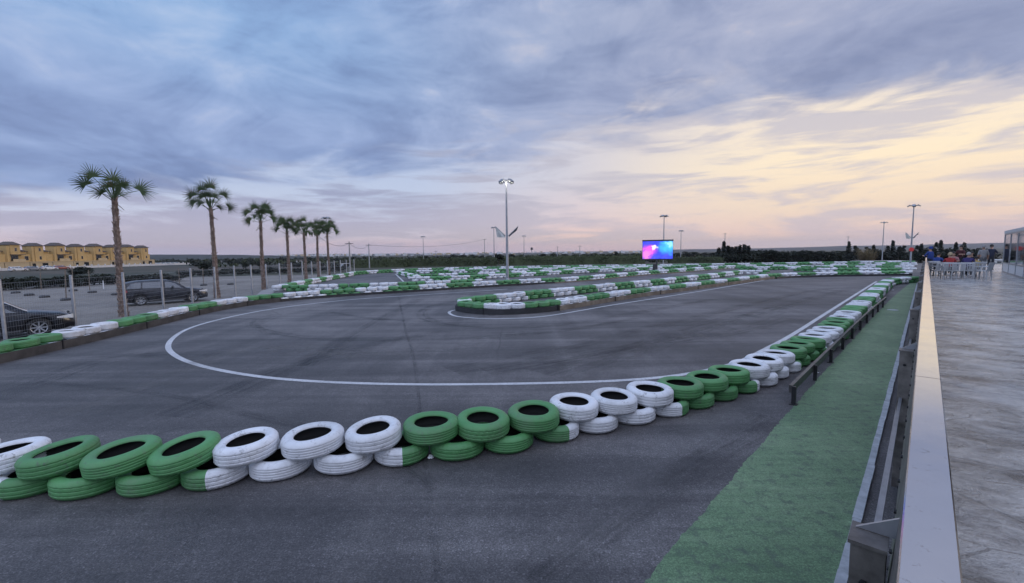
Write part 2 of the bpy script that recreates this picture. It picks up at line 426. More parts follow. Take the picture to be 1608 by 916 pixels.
me = bpy.data.meshes.new('asphalt_track'); bm.to_mesh(me); bm.free(); me.materials.append(M['asphalt'])
tr = bpy.data.objects.new('asphalt_track', me); col.objects.link(tr); tag(tr, 'dark worn asphalt kart track', kind='structure')
# gravel lot, a sheet over the land
lot = [(-11, -10), (-11.5, 24), (-13, 27), (-15, 36), (-19.5, 57), (-22, 62), (-27, 66), (-48, 62), (-62, 52), (-66, 30), (-60, -10)]
mb = MB(); mb.add([(x, y, -.25) for x, y in lot], [list(range(len(lot)))[::-1]]); tag(mb.build('gravel_ground', M['gravel'], norm=False), 'grey gravel parking ground', kind='structure')
mb = MB(); mb.prism([(p.x, p.y) for p in (P(395, 470), P(428, 460), P(560, 430), P(548, 429.5), P(470, 440), P(410, 456))], -.25, -.04); tag(mb.build('pavement', M['concrete']), 'pale concrete path along the fence', kind='structure')
# white track lines
big = [(1160, 570), (1065, 591), (960, 599), (860, 602), (740, 604), (620, 604), (500, 600), (420, 594), (350, 583), (300, 571), (273, 558), (262, 546), (272, 530), (298, 515), (340, 503), (400, 490), (470, 479.5), (560, 470), (640, 464.5), (727, 459), (800, 454)]
ribbon('road_marking', [T(45, -2.75), T(40, -2.78), T(30, -2.82), T(22, -2.85), T(15.2, -2.88), T(12.4, -3.0)] + G(big), .14, .004, M['line'])
isl = [(735, 484.5), (714, 487), (705, 490), (708, 494), (722, 498), (760, 500.5), (800, 500.5), (850, 497.5), (900, 490), (960, 479.5), (1050, 465.5), (1130, 452.5), (1200, 440.5)]
ribbon('road_marking', G(isl), .13, .004, M['line'], .25, 2)
ribbon('road_marking', G([(621, 430.5), (628, 437), (635, 444)]), .16, .004, M['line'])
# skid marks, seams and stains
for px, w in (([(1390, 449), (1290, 455), (1180, 478), (1080, 503), (1000, 522), (900, 546), (800, 566), (700, 585)], (.5, 1.3)),
              ([(1240, 500), (1130, 525), (1020, 540), (900, 562), (760, 585)], (1.4, 1.0)),
              ([(1330, 455), (1200, 488), (1060, 525), (960, 560), (860, 590)], (.7, 1.6)),
              ([(1000, 500), (880, 520), (760, 530), (640, 535), (500, 532), (420, 520), (400, 505), (440, 492)], (.5, .8)),
              ([(700, 520), (560, 545), (470, 570), (380, 610), (250, 660)], (.8, 1.1)),
              ([(660, 470), (600, 500), (545, 530), (500, 560), (470, 580)], (.9, .7)),
              ([(1120, 470), (950, 500), (860, 512), (760, 515), (690, 508), (660, 495), (680, 480), (740, 470)], (.8, .8)),
              ([(330, 560), (180, 560), (60, 600), (-60, 640)], (1.2, 1.2)),
              ([(900, 470), (800, 490), (700, 505), (580, 500), (520, 490)], (.5, .5)),
              ([(60, 600), (260, 620), (420, 660), (560, 690), (700, 780)], (.25, .3)),
              ([(1230, 660), (1080, 740), (900, 860), (800, 960)], (.9, .6))):
    ribbon('road_marking', G(px), w, .002 + random.random() * .0015, M['skid'])
ribbon('road_marking', G([(626, 464), (631, 490), (637, 520), (648, 556), (655, 600), (664, 690), (676, 800), (690, 940)]), (.14, .10), .0025, M['skid'], .15, 0)
def palemat():
    mt, t = mat('pale_dust'); uv = t.n('ShaderNodeUVMap').outputs[0]; o = t.coord('Object'); x = t.n('ShaderNodeSeparateXYZ', inp={0: uv}).outputs[0]
    e = t.math('SUBTRACT', 1.0, t.math('ABSOLUTE', t.math('SUBTRACT', t.math('MULTIPLY', x, 2.0), 1.0)))
    n = t.ramp(t.noise(o, 2.2, 6, .75), [(.42, 0.0), (.68, 1.0)]); f = t.ramp(t.noise(o, 40, 3, .8), [(.35, .2), (.65, 1.0)])
    b = t.bsdf(Base_Color=(.22, .21, .205), Roughness=.9); t.t.links.new(t.math('MULTIPLY', t.math('MULTIPLY', e, n), t.math('MULTIPLY', f, .62)), b.inputs['Alpha']); return mt
M['dust'] = palemat()
for px, w in (([(668, 640), (672, 720), (680, 820), (690, 930)], .5), ([(610, 690), (590, 780), (560, 920)], .7), ([(1060, 700), (1000, 760), (920, 850), (860, 930)], .8), ([(560, 560), (430, 545), (330, 560), (200, 620), (60, 660)], 1.4),
              ([(1240, 480), (1100, 520), (980, 560), (900, 590)], .9), ([(820, 520), (700, 550), (560, 555), (440, 540)], 1.6), ([(300, 780), (240, 850), (160, 930)], 1.0), ([(1150, 640), (1110, 690), (1090, 720)], .9)):
    ribbon('road_marking', G(px), w, .0045 + random.random() * .001, M['dust'])
ribbon('road_marking', [P(1262, 586, 0), P(1320, 594, 0), P(1388, 603, 0)], .03, .008, M['dust'], .1, 0)
ribbon('road_marking', [P(1362, 508, 0), P(1416, 513, 0)], .05, .008, M['dust'], .1, 0)
# green walkway, kerb strip, slab and terrace
mb = MB(); rg0 = random.Random(4); gp = []
for a_, b_ in (((-6, -1.53), (8.4, -1.49)), ((8.4, -1.49), (20, -1.38)), ((20, -1.38), (30, -1.2)), ((30, -1.2), (37, -1.0)), ((37, -1.0), (44, -.75))):
    nn = int((b_[0] - a_[0]) / .045)
    gp += [T(a_[0] + (b_[0] - a_[0]) * i / nn, a_[1] + (b_[1] - a_[1]) * i / nn + rg0.gauss(0, .007) + .012 * math.sin(i * .21) * math.sin(i * .053)) for i in range(nn)]
gp += [T(44, -.75), T(46, -.42), T(-6, -.385)]
mb.add([(p.x, p.y, .004) for p in gp], [list(range(len(gp)))[::-1]]); tag(mb.build('green_path', M['gfloor']), 'worn green painted walkway', kind='structure')
mb = MB(); k0 = -6.0
while k0 < 46:
    L = .42 + random.random() * .16; j = random.uniform(-.004, .004); c = T(k0 + L / 2, -.355 + j, .02 + random.uniform(0, .006))
    mb.box(c, (.068 + random.uniform(-.006, .006), L - .004, .05), 0, Matrix.Rotation(-AZ, 3, 'Z')); k0 += L
tag(mb.build('kerb_strip', M['mortar']), 'narrow pale stone kerb between walkway and railing', kind='structure')
mb = MB(); tp = [T(-6, .005), T(62, .005), T(62, 14), T(-6, 14)]
mb.prism([(p.x, p.y) for p in tp], -.14, .95); tag(mb.build('terrace_floor', M['terrace']), 'raised terrace of wet stamped concrete', kind='structure')

# ------------------------------------------------------------------ tyres
TR, TW = .355, .222
def tyre_profile(v):
    h = TW / 2
    out = [(.212, h * .66, 1), (.215, h * .80, 0), (.223, h * .86, 0), (.252, h * .985, 0), (.282, h * 1.0, 0), (.308, h * .965, 0), (.327, h * .88, 0), (.340, h * .76, 0)]
    grooves = [(.43, .37), (.03, -.03), (-.37, -.43)] if v != 1 else [(.44, .39), (.16, .11), (-.11, -.16), (-.39, -.44)]
    tread = []
    prev = .66
    tread.append((.351, h * .64, 0))
    for a, b in grooves:
        tread += [(TR + .0008, h * (a + .075), 0), (TR, h * (a + .016), 0), (TR - .0034, h * (a - .002), 0), (TR - .0034, h * (b + .002), 0), (TR, h * (b - .016), 0), (TR + .0008, h * (b - .075), 0)]
    tread.append((.351, -h * .64, 0))
    low = [(r, -z, k) for r, z, k in out[::-1]]
    return out, tread, low
def tyre_mesh(v, paint):
    out, tread, low = tyre_profile(v)
    prof = out + tread + low; N = 108; mb = MB(); vs = []; k = len(prof); no = len(out)
    for j in range(N):
        a = 2 * math.pi * j / N
        for i, (r, z, q) in enumerate(prof):
            aa = a
            lug = (j % 3 == 0) if v != 1 else (j % 4 < 1)
            if i in (no - 2, no - 1, no, k - no, k - no + 1, k - no - 1) and lug: r -= .006
            if v == 2 and no < i < k - no - 1 and (j + i // 6) % 4 == 0: r -= .0045
            if v == 0 and no + 6 <= i <= no + 12 and j % 6 == 0: r -= .004
            r += .0035 * math.sin(2 * a + v) + .002 * math.sin(3 * a + v * 2); z += .003 * math.sin(2 * a + v * 1.3)
            vs.append((r * math.cos(aa), r * math.sin(aa), z))
    fs = []
    for j in range(N):
        j2 = (j + 1) % N
        for i in range(k - 1): fs.append((j * k + i, j * k + i + 1, j2 * k + i + 1, j2 * k + i))
    mb.add(vs, fs, 0, True)
    inner = [(.212, TW / 2 * .66), (.216, TW / 2 * .55), (.245, TW / 2 * .80), (.29, TW / 2 * .74), (.318, TW / 2 * .5), (.322, 0), (.318, -TW / 2 * .5), (.29, -TW / 2 * .74), (.245, -TW / 2 * .8), (.216, -TW / 2 * .55), (.212, -TW / 2 * .66)]
    mb.lathe(inner, 48, 1)
    me = mb.mesh('painted_tyre', [paint, M['rubber']])
    bm = bmesh.new(); bm.from_mesh(me); bmesh.ops.remove_doubles(bm, verts=bm.verts, dist=1e-5); bmesh.ops.recalc_face_normals(bm, faces=bm.faces); bm.to_mesh(me); bm.free()
    return me
TM = {(v, c): tyre_mesh(v, M[{'w': 'tw', 'g': 'tg', 's': 'ts'}[c]]) for v in range(3) for c in 'wgs'}

tyres = []   # dicts: pos, colour, row, barrier, index
def seq(i, ph): return 'w' if ((i + ph) // 3) % 2 == 0 else 'g'
def add_row(pts, ph, z, bar, row, vis=True, tilt=None):
    for i, p in enumerate(pts):
        a = pts[max(i - 1, 0)]; b = pts[min(i + 1, len(pts) - 1)]
        tyres.append(dict(p=Vector((p.x, p.y, z)), c=seq(i, ph), row=row, bar=bar, i=i, vis=vis, dir=(b - a), tilt=(tilt[i] if tilt and i < len(tilt) else None)))
def mids(pts, ph, z, bar, row, vis=True):
    for i in range(len(pts) - 1):
        c1, c2 = seq(i, ph), seq(i + 1, ph); q = (pts[i] + pts[i + 1]) / 2
        d = pts[i + 1] - pts[i]
        tyres.append(dict(p=Vector((q.x, q.y, z)), c=c1 if c1 == c2 else 's', c1=c1, row=row, bar=bar, i=i, vis=vis, dir=d, tilt=None))
ZU, ZL = TW * 1.5, TW * .5
# front barrier
tops = [(15, 714), (95, 717), (193, 715), (290, 710), (389, 700), (490, 690), (586, 680), (676, 670), (758, 664), (836, 652), (901, 637), (965, 628), (1020, 616), (1068, 607), (1108, 597), (1145, 587), (1176, 578), (1200, 568), (1219, 559), (1238, 551)]
fw = [P(x, y, ZU + .02) for x, y in tops]; fw = [Vector((p.x, p.y, 0)) for p in fw]
left = [fw[0] + Vector((-.69 * k, .05 * k, 0)) for k in range(5, 0, -1)]
st = [fw[-1]] + [T(13.3, -1.98), T(15, -1.88), T(22, -1.86), T(30, -1.86), T(37, -1.86), T(40.5, -1.78), T(43, -1.4), T(44.6, -.85), T(45.6, -.3)]
rest = catmull(st, .70)[1:]
fpts = left + fw + rest
tl = [None] * 5 + [(0, -5), (3, -6), (4, -5), (6, -8), (2, -4), (2, -3), (3, -4), (1, -1), (3, 1), (2, 0), (1, 2), (2, 2), (2, 1)]
# colour phase: index 5 is the last white of a trio
PHF = (2 - 5) % 6
add_row(fpts, PHF, ZU, 'front', 'upper', True, tl); mids(fpts, PHF, ZL, 'front', 'lower')
# barrier under the fence, running on behind the island
lp = relax(catmull(Lw, .715), 14)
def inset(pts, d):
    n = len(pts); o = []
    for i, p in enumerate(pts):
        t = pts[min(i + 1, n - 1)] - pts[max(i - 1, 0)]; t.z = 0; t.normalize(); o.append(p + Vector((-t.y, t.x, 0)) * d)
    return o
lt = inset(lp, .42)
add_row(lt, 2, ZU, 'fence', 'upper')
cut = next(i for i, p in enumerate(lt) if proj((p.x, p.y, .3))[0] > 640)
for i in range(len(lt) - 1):
    q = (lt[i] + lt[i + 1]) / 2; c1, c2 = seq(i, 2), seq(i + 1, 2)
    tyres.append(dict(p=Vector((q.x, q.y, ZL)), c=c1 if c1 == c2 else 's', c1=c1, row='lower', bar='fence', i=i, vis=(i >= cut), dir=lt[i + 1] - lt[i], tilt=None))
# hairpin island
ip = [(1168, 431), (1118, 438), (1074, 443), (1036, 448.4), (990, 453), (954, 457), (910, 462), (880, 465.5), (851, 468.6), (819, 472.5), (790, 476), (757, 480), (736, 482.5)]
i2 = G(ip); i1 = G([(719, 489.5), (730, 494), (762, 496), (797, 495.5), (831, 494), (866, 490), (901, 485), (923, 480.5), (970, 472.5), (1022, 464.5), (1057, 460), (1109, 452.7), (1180, 443), (1212, 438.5), (1257, 436), (1317, 434.5), (1386, 433.5), (1440, 433)])
tip = [P(722, 484.5)]
ipts = relax(catmull(i2, .715), 6); i1p = relax(catmull(i1, .715), 4)
i2c = inset(ipts, -.34)
i1c = inset(i1p, .40)
tipc = [ipts[-1] + Vector((-.35, -.35, 0)), i1c[0] + Vector((-.12, .78, 0))]
add_row(i2c, 1, ZU, 'island_back', 'upper'); mids(i2c, 1, ZL, 'island_back', 'lower')
add_row(i1c, 3, ZU, 'island_front', 'upper'); mids(i1c, 3, ZL, 'island_front', 'lower', False)
# far rows
def far_row(px, ph, rows=2, d=.35, zs=(ZU, ZL)):
    pts = inset(relax(catmull(G(px), .72), 5), d)
    add_row(pts, ph, ZU, 'far', 'upper')
    if rows == 2: mids(pts, ph, ZL, 'far', 'lower')
    return pts
far_row(C_px, 0, 2, .2)
far_row([(446, 458), (470, 458.2), (500, 457.6), (560, 455), (600, 454), (640, 452.5), (700, 449.5), (760, 446.5)], 3)
far_row(D_px, 2)
far_row([(622, 431), (636, 435), (650, 440)], 0); far_row([(646, 442.5), (676, 442), (700, 441.5), (776, 437.5), (831, 434.5), (892, 430.5), (943, 428), (1000, 425.5), (1060, 423.5)], 0)
far_row([(652, 437.5), (700, 436), (760, 434.5), (810, 432.5), (850, 430.5), (900, 427.5), (960, 425), (1030, 422.5)], 2)
far_row([(640, 430.5), (720, 429), (800, 427.3), (900, 425), (1000, 422.8), (1080, 421.5)], 4)
far_row([(700, 427), (800, 425.5), (880, 424), (960, 422.5), (1100, 420.7)], 1)
far_row([(1010, 432.5), (1060, 428.5), (1110, 424.5), (1160, 421.8), (1200, 420.5), (1240, 421.5), (1300, 424)], 1)
far_row([(1170, 431), (1190, 431.3), (1212, 431)], 0)
far_row([(1244, 426), (1280, 427), (1320, 427.6), (1380, 427.4), (1440, 427)], 2)
far_row([(1300, 420.2), (1350, 420), (1400, 419.6), (1443, 419.4)], 5); far_row([(1160, 424.3), (1200, 424.4), (1240, 423.6), (1310, 422.5), (1380, 423.2), (1440, 422.8)], 3)
far_row([(1380, 417), (1443, 416.5)], 1)
tyres_tip = [dict(p=Vector((tipc[0].x, tipc[0].y, ZU)), c='g'), dict(p=Vector((tipc[1].x, tipc[1].y, ZU)), c='w')]
for k, t in enumerate(tyres_tip):
    t.update(row='upper', bar='island_tip', i=k, vis=True, dir=Vector((1, 0, 0)), tilt=None); tyres.append(t)

def onscreen(t):
    x, y = proj(t['p']); return -25 < x < 1640 and y < 950
for t in tyres: t['on'] = onscreen(t) and t['vis'] and t['p'].y > 0
cand = sorted([t for t in tyres if t['on']], key=lambda t: (t['p'] - CAM).length)
indiv = set(id(t) for t in cand[:300])
ORD = 'first second third fourth fifth sixth seventh eighth ninth tenth eleventh twelfth thirteenth fourteenth fifteenth sixteenth seventeenth eighteenth nineteenth twentieth'.split()
BN = {'front': 'front barrier', 'fence': 'barrier below wire fence', 'island_back': 'island back side', 'island_front': 'island front side'}
# count trios and half-painted tyres along each row, from the end nearest the left picture edge
rows = {}
for t in tyres:
    if t['on'] and t['bar'] in BN: rows.setdefault((t['bar'], t['row']), []).append(t)
for (bar, row), lst in rows.items():
    lst.sort(key=lambda t: t['i'], reverse=(bar == 'island_back'))
    runs = []
    for t in lst:
        kk = t['c']
        if runs and runs[-1][0] == kk and kk != 's': runs[-1][1].append(t)
        else: runs.append((kk, [t]))
    cnt = {'w': 0, 'g': 0, 's': 0}
    for kk, rr in runs:
        o_ = ORD[min(cnt[kk], 19)]; cnt[kk] += 1
        far = 'hairpin tip' if bar.startswith('island') else 'left'
        for q, t in enumerate(rr):
            if kk == 's': t['label'] = f"{o_} half white half green tyre from {far}, {row} row, {BN[bar]}"
            else:
                cn = 'white' if kk == 'w' else 'green'
                setn = 'trio' if row == 'upper' else ('pair' if bar != 'x' else '')
                pos = ['first', 'middle', 'last'][q] if len(rr) == 3 else (['first', 'second'][q] if len(rr) == 2 else 'lone')
                t['label'] = f"{pos} {cn} tyre of {o_} {cn} {setn} from {far}, {row} row, {BN[bar]}"
for t in tyres:
    if t['bar'] == 'island_tip': t['label'] = 'green tyre at the very tip of the hairpin island, behind a white one' if t['i'] == 0 else 'white tyre tilted at the very tip of the hairpin island'
    if t['bar'] == 'far' and id(t) in indiv:
        t['label'] = None
farlab = {'w': 'white tyre in a distant tyre row far beyond the hairpin', 'g': 'green tyre in a distant tyre row far beyond the hairpin', 's': 'half green half white tyre in a distant row beyond the hairpin'}
rng = random.Random(3)
for t in tyres:
    if id(t) not in indiv: continue
    o = bpy.data.objects.new('painted_tyre', TM[(rng.randrange(3), t['c'])]); col.objects.link(o)
    jz = 0
    o.location = t['p'] + Vector((rng.uniform(-.018, .018), rng.uniform(-.018, .018), jz))
    d = t['dir']; az = math.atan2(d.y, d.x)
    if t['c'] == 's': rz = az + (0 if t.get('c1') == 'w' else math.pi)
    else: rz = rng.uniform(0, 6.28)
    tx, ty = t['tilt'] if t['tilt'] else (rng.uniform(-2.5, 2.5), rng.uniform(-2.5, 2.5))
    if t['row'] == 'lower': tx, ty = rng.uniform(-.6, .6), rng.uniform(-.6, .6)
    o.rotation_euler = (Matrix.Rotation(R(tx), 3, 'X') @ Matrix.Rotation(R(ty), 3, 'Y') @ Matrix.Rotation(rz, 3, 'Z')).to_euler()
    lift = abs(math.sin(R(tx))) * .10 + abs(math.sin(R(ty))) * .10
    if t['row'] == 'upper': o.location.z += lift * .6
    s = rng.uniform(.955, 1.025); o.scale = (s, s, rng.uniform(.96, 1.06) if t['row'] == 'upper' else 1.0)
    tag(o, t.get('label') or farlab[t['c']], 'tyre', {'front': 'tyres of the front barrier', 'fence': 'tyres of the barrier below the fence', 'far': 'tyres of the far rows'}.get(t['bar'], 'tyres of the hairpin island'))
# all the others in one mesh
mb = MB(); h = TW / 2; NS = 14
prof = [(.205, h * .7), (.235, h * .96), (.29, h * .98), (.340, h * .7), (TR, h * .3), (TR, -h * .3), (.340, -h * .7), (.29, -h * .98), (.235, -h * .96), (.205, -h * .7)]
K = len(prof)
ringf = []
for j in range(NS):
    j2 = (j + 1) % NS
    for i in range(K - 1): ringf.append((j * K + i, j * K + i + 1, j2 * K + i + 1, j2 * K + i))
    ringf.append((j * K + K - 1, j * K, j2 * K, j2 * K + K - 1))
for t in tyres:
    if id(t) in indiv: continue
    px, py, pz = t['p']; a0 = rng.random() * 6.28; s = rng.uniform(.96, 1.02); px += rng.uniform(-.03, .03); py += rng.uniform(-.03, .03)
    sl = rng.uniform(-.05, .05), rng.uniform(-.05, .05)
    vs = []
    for j in range(NS):
        a = a0 + 2 * math.pi * j / NS; ca, sa = math.cos(a) * s, math.sin(a) * s
        for r, z in prof: vs.append((px + r * ca, py + r * sa, pz + z + r * ca * sl[0] + r * sa * sl[1]))
    mi = {'w': 0, 'g': 1}.get(t['c'], 0 if rng.random() < .5 else 1)
    mb.add(vs, ringf, mi, True)
    for q in range(NS):
        mb.mi[-1 - q * K] = 2
o = mb.build('distant_painted_tyres', [M['tw'], M['tg'], M['rubber']]); tag(o, 'mass of white and green tyres in the far barriers', 'tyres', None, 'stuff')

# boards in front of lower rows
def board(name, pts, h, th, mt, label, grp, posts=None, zb=0.0):
    n = len(pts); mb = MB(); out = inset(pts, th); ring = []
    for p, q in zip(pts, out): ring += [(p.x, p.y, zb), (p.x, p.y, zb + h), (q.x, q.y, zb + h), (q.x, q.y, zb)]
    fs = []
    for i in range(n - 1):
        for k in range(4): fs.append((4 * i + k, 4 * i + (k + 1) % 4, 4 * i + 4 + (k + 1) % 4, 4 * i + 4 + k))
    fs += [(0, 1, 2, 3), (4 * n - 4, 4 * n - 3, 4 * n - 2, 4 * n - 1)]
    mb.add(ring, fs); base = pts[n // 2].copy(); base.z = 0
    e = empty(name, base); tag(e, label, 'barrier board', grp)
    mb.build('plank', mt, e, base)
    step = posts or 6
    for i in range(0, n, step):
        p = pts[i]; t = pts[min(i + 1, n - 1)] - pts[max(i - 1, 0)]; az = math.atan2(t.y, t.x)
        m2 = MB(); m2.box((p.x + .012 * math.sin(az), p.y - .012 * math.cos(az), (h + .02) / 2), (.035, .03, h + .02), 0, Matrix.Rotation(az, 3, 'Z')); m2.build('batten', M['black'], e, base)
    return e
fx = [proj((p.x, p.y, 0))[0] for p in lp]
ca = next(i for i, x in enumerate(fx) if i > 12 and x > 440); cb = next(i for i, x in enumerate(fx) if i > 12 and x > 860)
board('barrier_board', relax(lp[:ca + 1], 2), .235, .05, M['dtimber'], 'long weathered timber board under the tyres along the wire fence', 'boards facing the tyre rows', 5)
board('barrier_board', lp[ca:cb + 1], .15, .05, M['belt'], 'black rubber belt under the tyre row in front of the lamp post', 'boards facing the tyre rows', 8)
board('barrier_board', lp[cb:], .10, .05, M['timber'], 'pale timber board under the far tyre row right of the lamp post', 'boards facing the tyre rows', 8)
nb = next(i for i, p in enumerate(i1p) if proj((p.x, p.y, 0))[0] > 885); ne = next(i for i, p in enumerate(i1p) if proj((p.x, p.y, 0))[0] > 1215)
tipb = [ipts[-1] + Vector((-.15, -.2, 0)), ipts[-1] + Vector((-.75, -.75, 0)), i1p[0] + Vector((-.28, .55, 0))]
curve = relax(catmull(tipb + i1p[:nb + 1:2], .3), 4)
board('barrier_board', curve, .235, .05, M['belt'], 'black curved belt wrapped around the hairpin island tip', 'boards facing the tyre rows', 12)
board('barrier_board', relax(catmull(i1p[nb - 1:ne + 1], .69), 2), .22, .05, M['timber'], 'tan timber board along the front side of the hairpin island', 'boards facing the tyre rows', 7)
board('barrier_board', i1p[ne:], .18, .05, M['belt'], 'black belt under the tyres across the end of the straight', 'boards facing the tyre rows', 10)

# ------------------------------------------------------------------ low guard rail on the walkway edge
gl = [T(8.55, -1.56), T(12.3, -1.53), T(16, -1.50), T(19.7, -1.45), T(23.4, -1.38), T(27.2, -1.28)]
e = empty('low_guard_rail', gl[0]); tag(e, 'low steel guard rail with short posts between the tyres and green walkway', 'guard rail')
mb = MB()
for a, b in zip(gl, gl[1:]): mb.bar(a + Vector((0, 0, .255)), b + Vector((0, 0, .255)), .055, .13)
mb.build('rail', simple('dark_worn_steel', (.085, .08, .078), .45, .4, .4, 5), e, gl[0])
for i, p in enumerate(gl[:-1]):
    for f in ((0,) if i == 0 else (0,)):
        mb = MB(); q = p + UN * .05; mb.box((q.x, q.y, .155), (.06, .06, .31), 0, Matrix.Rotation(-AZ, 3, 'Z')); mb.box((q.x, q.y, .008), (.12, .12, .012), 0, Matrix.Rotation(-AZ, 3, 'Z')); mb.build('post', M['black'], e, gl[0])
    mid = (p + gl[i + 1]) / 2 + UN * .05
    mb = MB(); mb.box((mid.x, mid.y, .155), (.06, .06, .31), 0, Matrix.Rotation(-AZ, 3, 'Z')); mb.build('post', M['black'], e, gl[0])

# ------------------------------------------------------------------ terrace railing
ro = T(2, .04, 0)
e = empty('terrace_railing', ro); tag(e, 'metal terrace railing with a broad flat aluminium top cap beside the walkway', 'railing')
RM = Matrix.Rotation(-AZ, 3, 'Z')
CAPZ = 1.85
def capseg(a0, a1):
    mb = MB(); w0, w1 = -.012, .098; b = .004
    sec = [(w0, -.035), (w0, -b), (w0 + b, 0), (w1 - b, 0), (w1, -b), (w1, -.035)]
    vs = []
    for a in (a0, a1): vs += [T(a, p, CAPZ + z) for p, z in sec]
    n = len(sec); mb.add(vs, [(i, (i + 1) % n, n + (i + 1) % n, n + i) for i in range(n)] + [list(range(n)), list(range(n, 2 * n))[::-1]])
    mb.build('top_cap', M['cap'], e, ro)
for a0, a1 in ((-3, 3.485), (3.493, 9.5), (9.508, 15.5), (15.508, 21.5), (21.508, 27.5), (27.508, 33.5), (33.508, 39.5), (39.508, 46)): capseg(a0, a1)
mb = MB()
sp = [(-.006, CAPZ - .037), (-.048, 1.30), (-.048, .30), (-.040, .30), (-.040, 1.30), (.004, CAPZ - .037)]
vs = [T(a, p, z) for a in (-3, 46) for p, z in sp]; mb.add(vs, [(i, (i + 1) % 6, 6 + (i + 1) % 6, 6 + i) for i in range(6)] + [list(range(6)), list(range(6, 12))[::-1]])
mb.build('side_panel', M['sheet'], e, ro)
mb = MB(); a = 1.0
while a < 24:
    for p, z in ((-.033, 1.55), (-.05, 1.12)):
        c = T(a, p - .002, z); mb.tube([c, c - UN * .008], .009, 8)
    a += .32
o = mb.build('rivet', M['black'], e, ro)
for p, z, s in ((-.155, .72, .028), (-.125, .98, .026), (-.165, .52, .024)):
    mb = MB(); mb.bar(T(-3, p, z), T(46, p, z), s, s * 1.6); mb.build('tube_rail', M['galv'], e, ro)
a = -2.2
while a < 46:
    mb = MB(); w0, w1 = -.155, -.052
    mb.box(T(a + .07, (w0 + w1) / 2, .75), (w1 - w0, .14, 1.5), 0, RM)
    mb.box(T(a + .07, (w0 + w1) / 2 - .002, 1.508), (w1 - w0 + .012, .156, .014), 0, RM)
    po = mb.build('post', M['sheet'], e, ro)
    g = MB(); v = [T(a + .10, w0 + .006, 1.517), T(a + .10, .0, 1.517), T(a + .10, .0, 1.615), T(a + .112, w0 + .006, 1.517), T(a + .112, .0, 1.517), T(a + .112, .0, 1.615)]
    g.add(v, [(0, 1, 2), (3, 5, 4), (0, 3, 4, 1), (1, 4, 5, 2), (2, 5, 3, 0)]); g.build('gusset', M['galv'], e, ro)
    b = MB(); c = T(a - .001, -.11, 1.36); b.tube([c, c - UA * .012], .014, 6); b.build('bolt', M['black'], e, ro)
    a += 4.22

# ------------------------------------------------------------------ glass pavilion
po = T(36, 3.72, .95)
e = empty('glass_pavilion', po); tag(e, 'glass fronted pavilion with white frames at the edge of the terrace', 'pavilion')
LA, LB, HP, DP = 14.0, 43.2, 2.66, 7.0
mb = MB(); c = (LA + LB) / 2
mb.box(T(c, 3.72 + DP / 2, .95 + HP - .09), (DP + .1, LB - LA + .1, .18), 0, RM); mb.build('roof', M['wwall'], e, po)
mb = MB(); mb.box(T(c, 3.72 + DP, .95 + HP / 2 - .1), (.15, LB - LA, HP - .2), 0, RM); mb.build('back_wall', simple('red_wall', (.30, .05, .05), .7), e, po)
mb = MB(); mb.box(T(LB - .06, 3.72 + DP / 2 + .06, .95 + HP / 2 - .1), (DP - .3, .1, HP - .2), 0, RM); mb.build('end_wall', M['wwall'], e, po)
a = LA; wid = 2.92
while a < LB - .1:
    b = min(a + wid, LB); mid = (a + b) / 2
    mb = MB()
    for q in (a + .03, b - .03): mb.box(T(q, 3.72, .95 + (HP - .18) / 2), (.07, .055, HP - .18), 0, RM)
    for z, hh in ((.04, .08), (.62, .06), (HP - .22, .08)): mb.box(T(mid, 3.72, .95 + z), (.064, b - a - .115, hh), 0, RM)
    fr = mb.build('window_frame', M['galv'], e, po)
    mb = MB(); mb.box(T(mid, 3.72, .95 + (.65 + HP - .26) / 2), (.012, b - a - .12, HP - .26 - .65), 0, RM); pn = mb.build('pane', M['glass'], fr, po)
    mb = MB(); mb.box(T(mid, 3.72, .95 + .335), (.02, b - a - .12, .51), 0, RM); mb.build('lower_panel', M['wplast'], fr, po)
    a = b

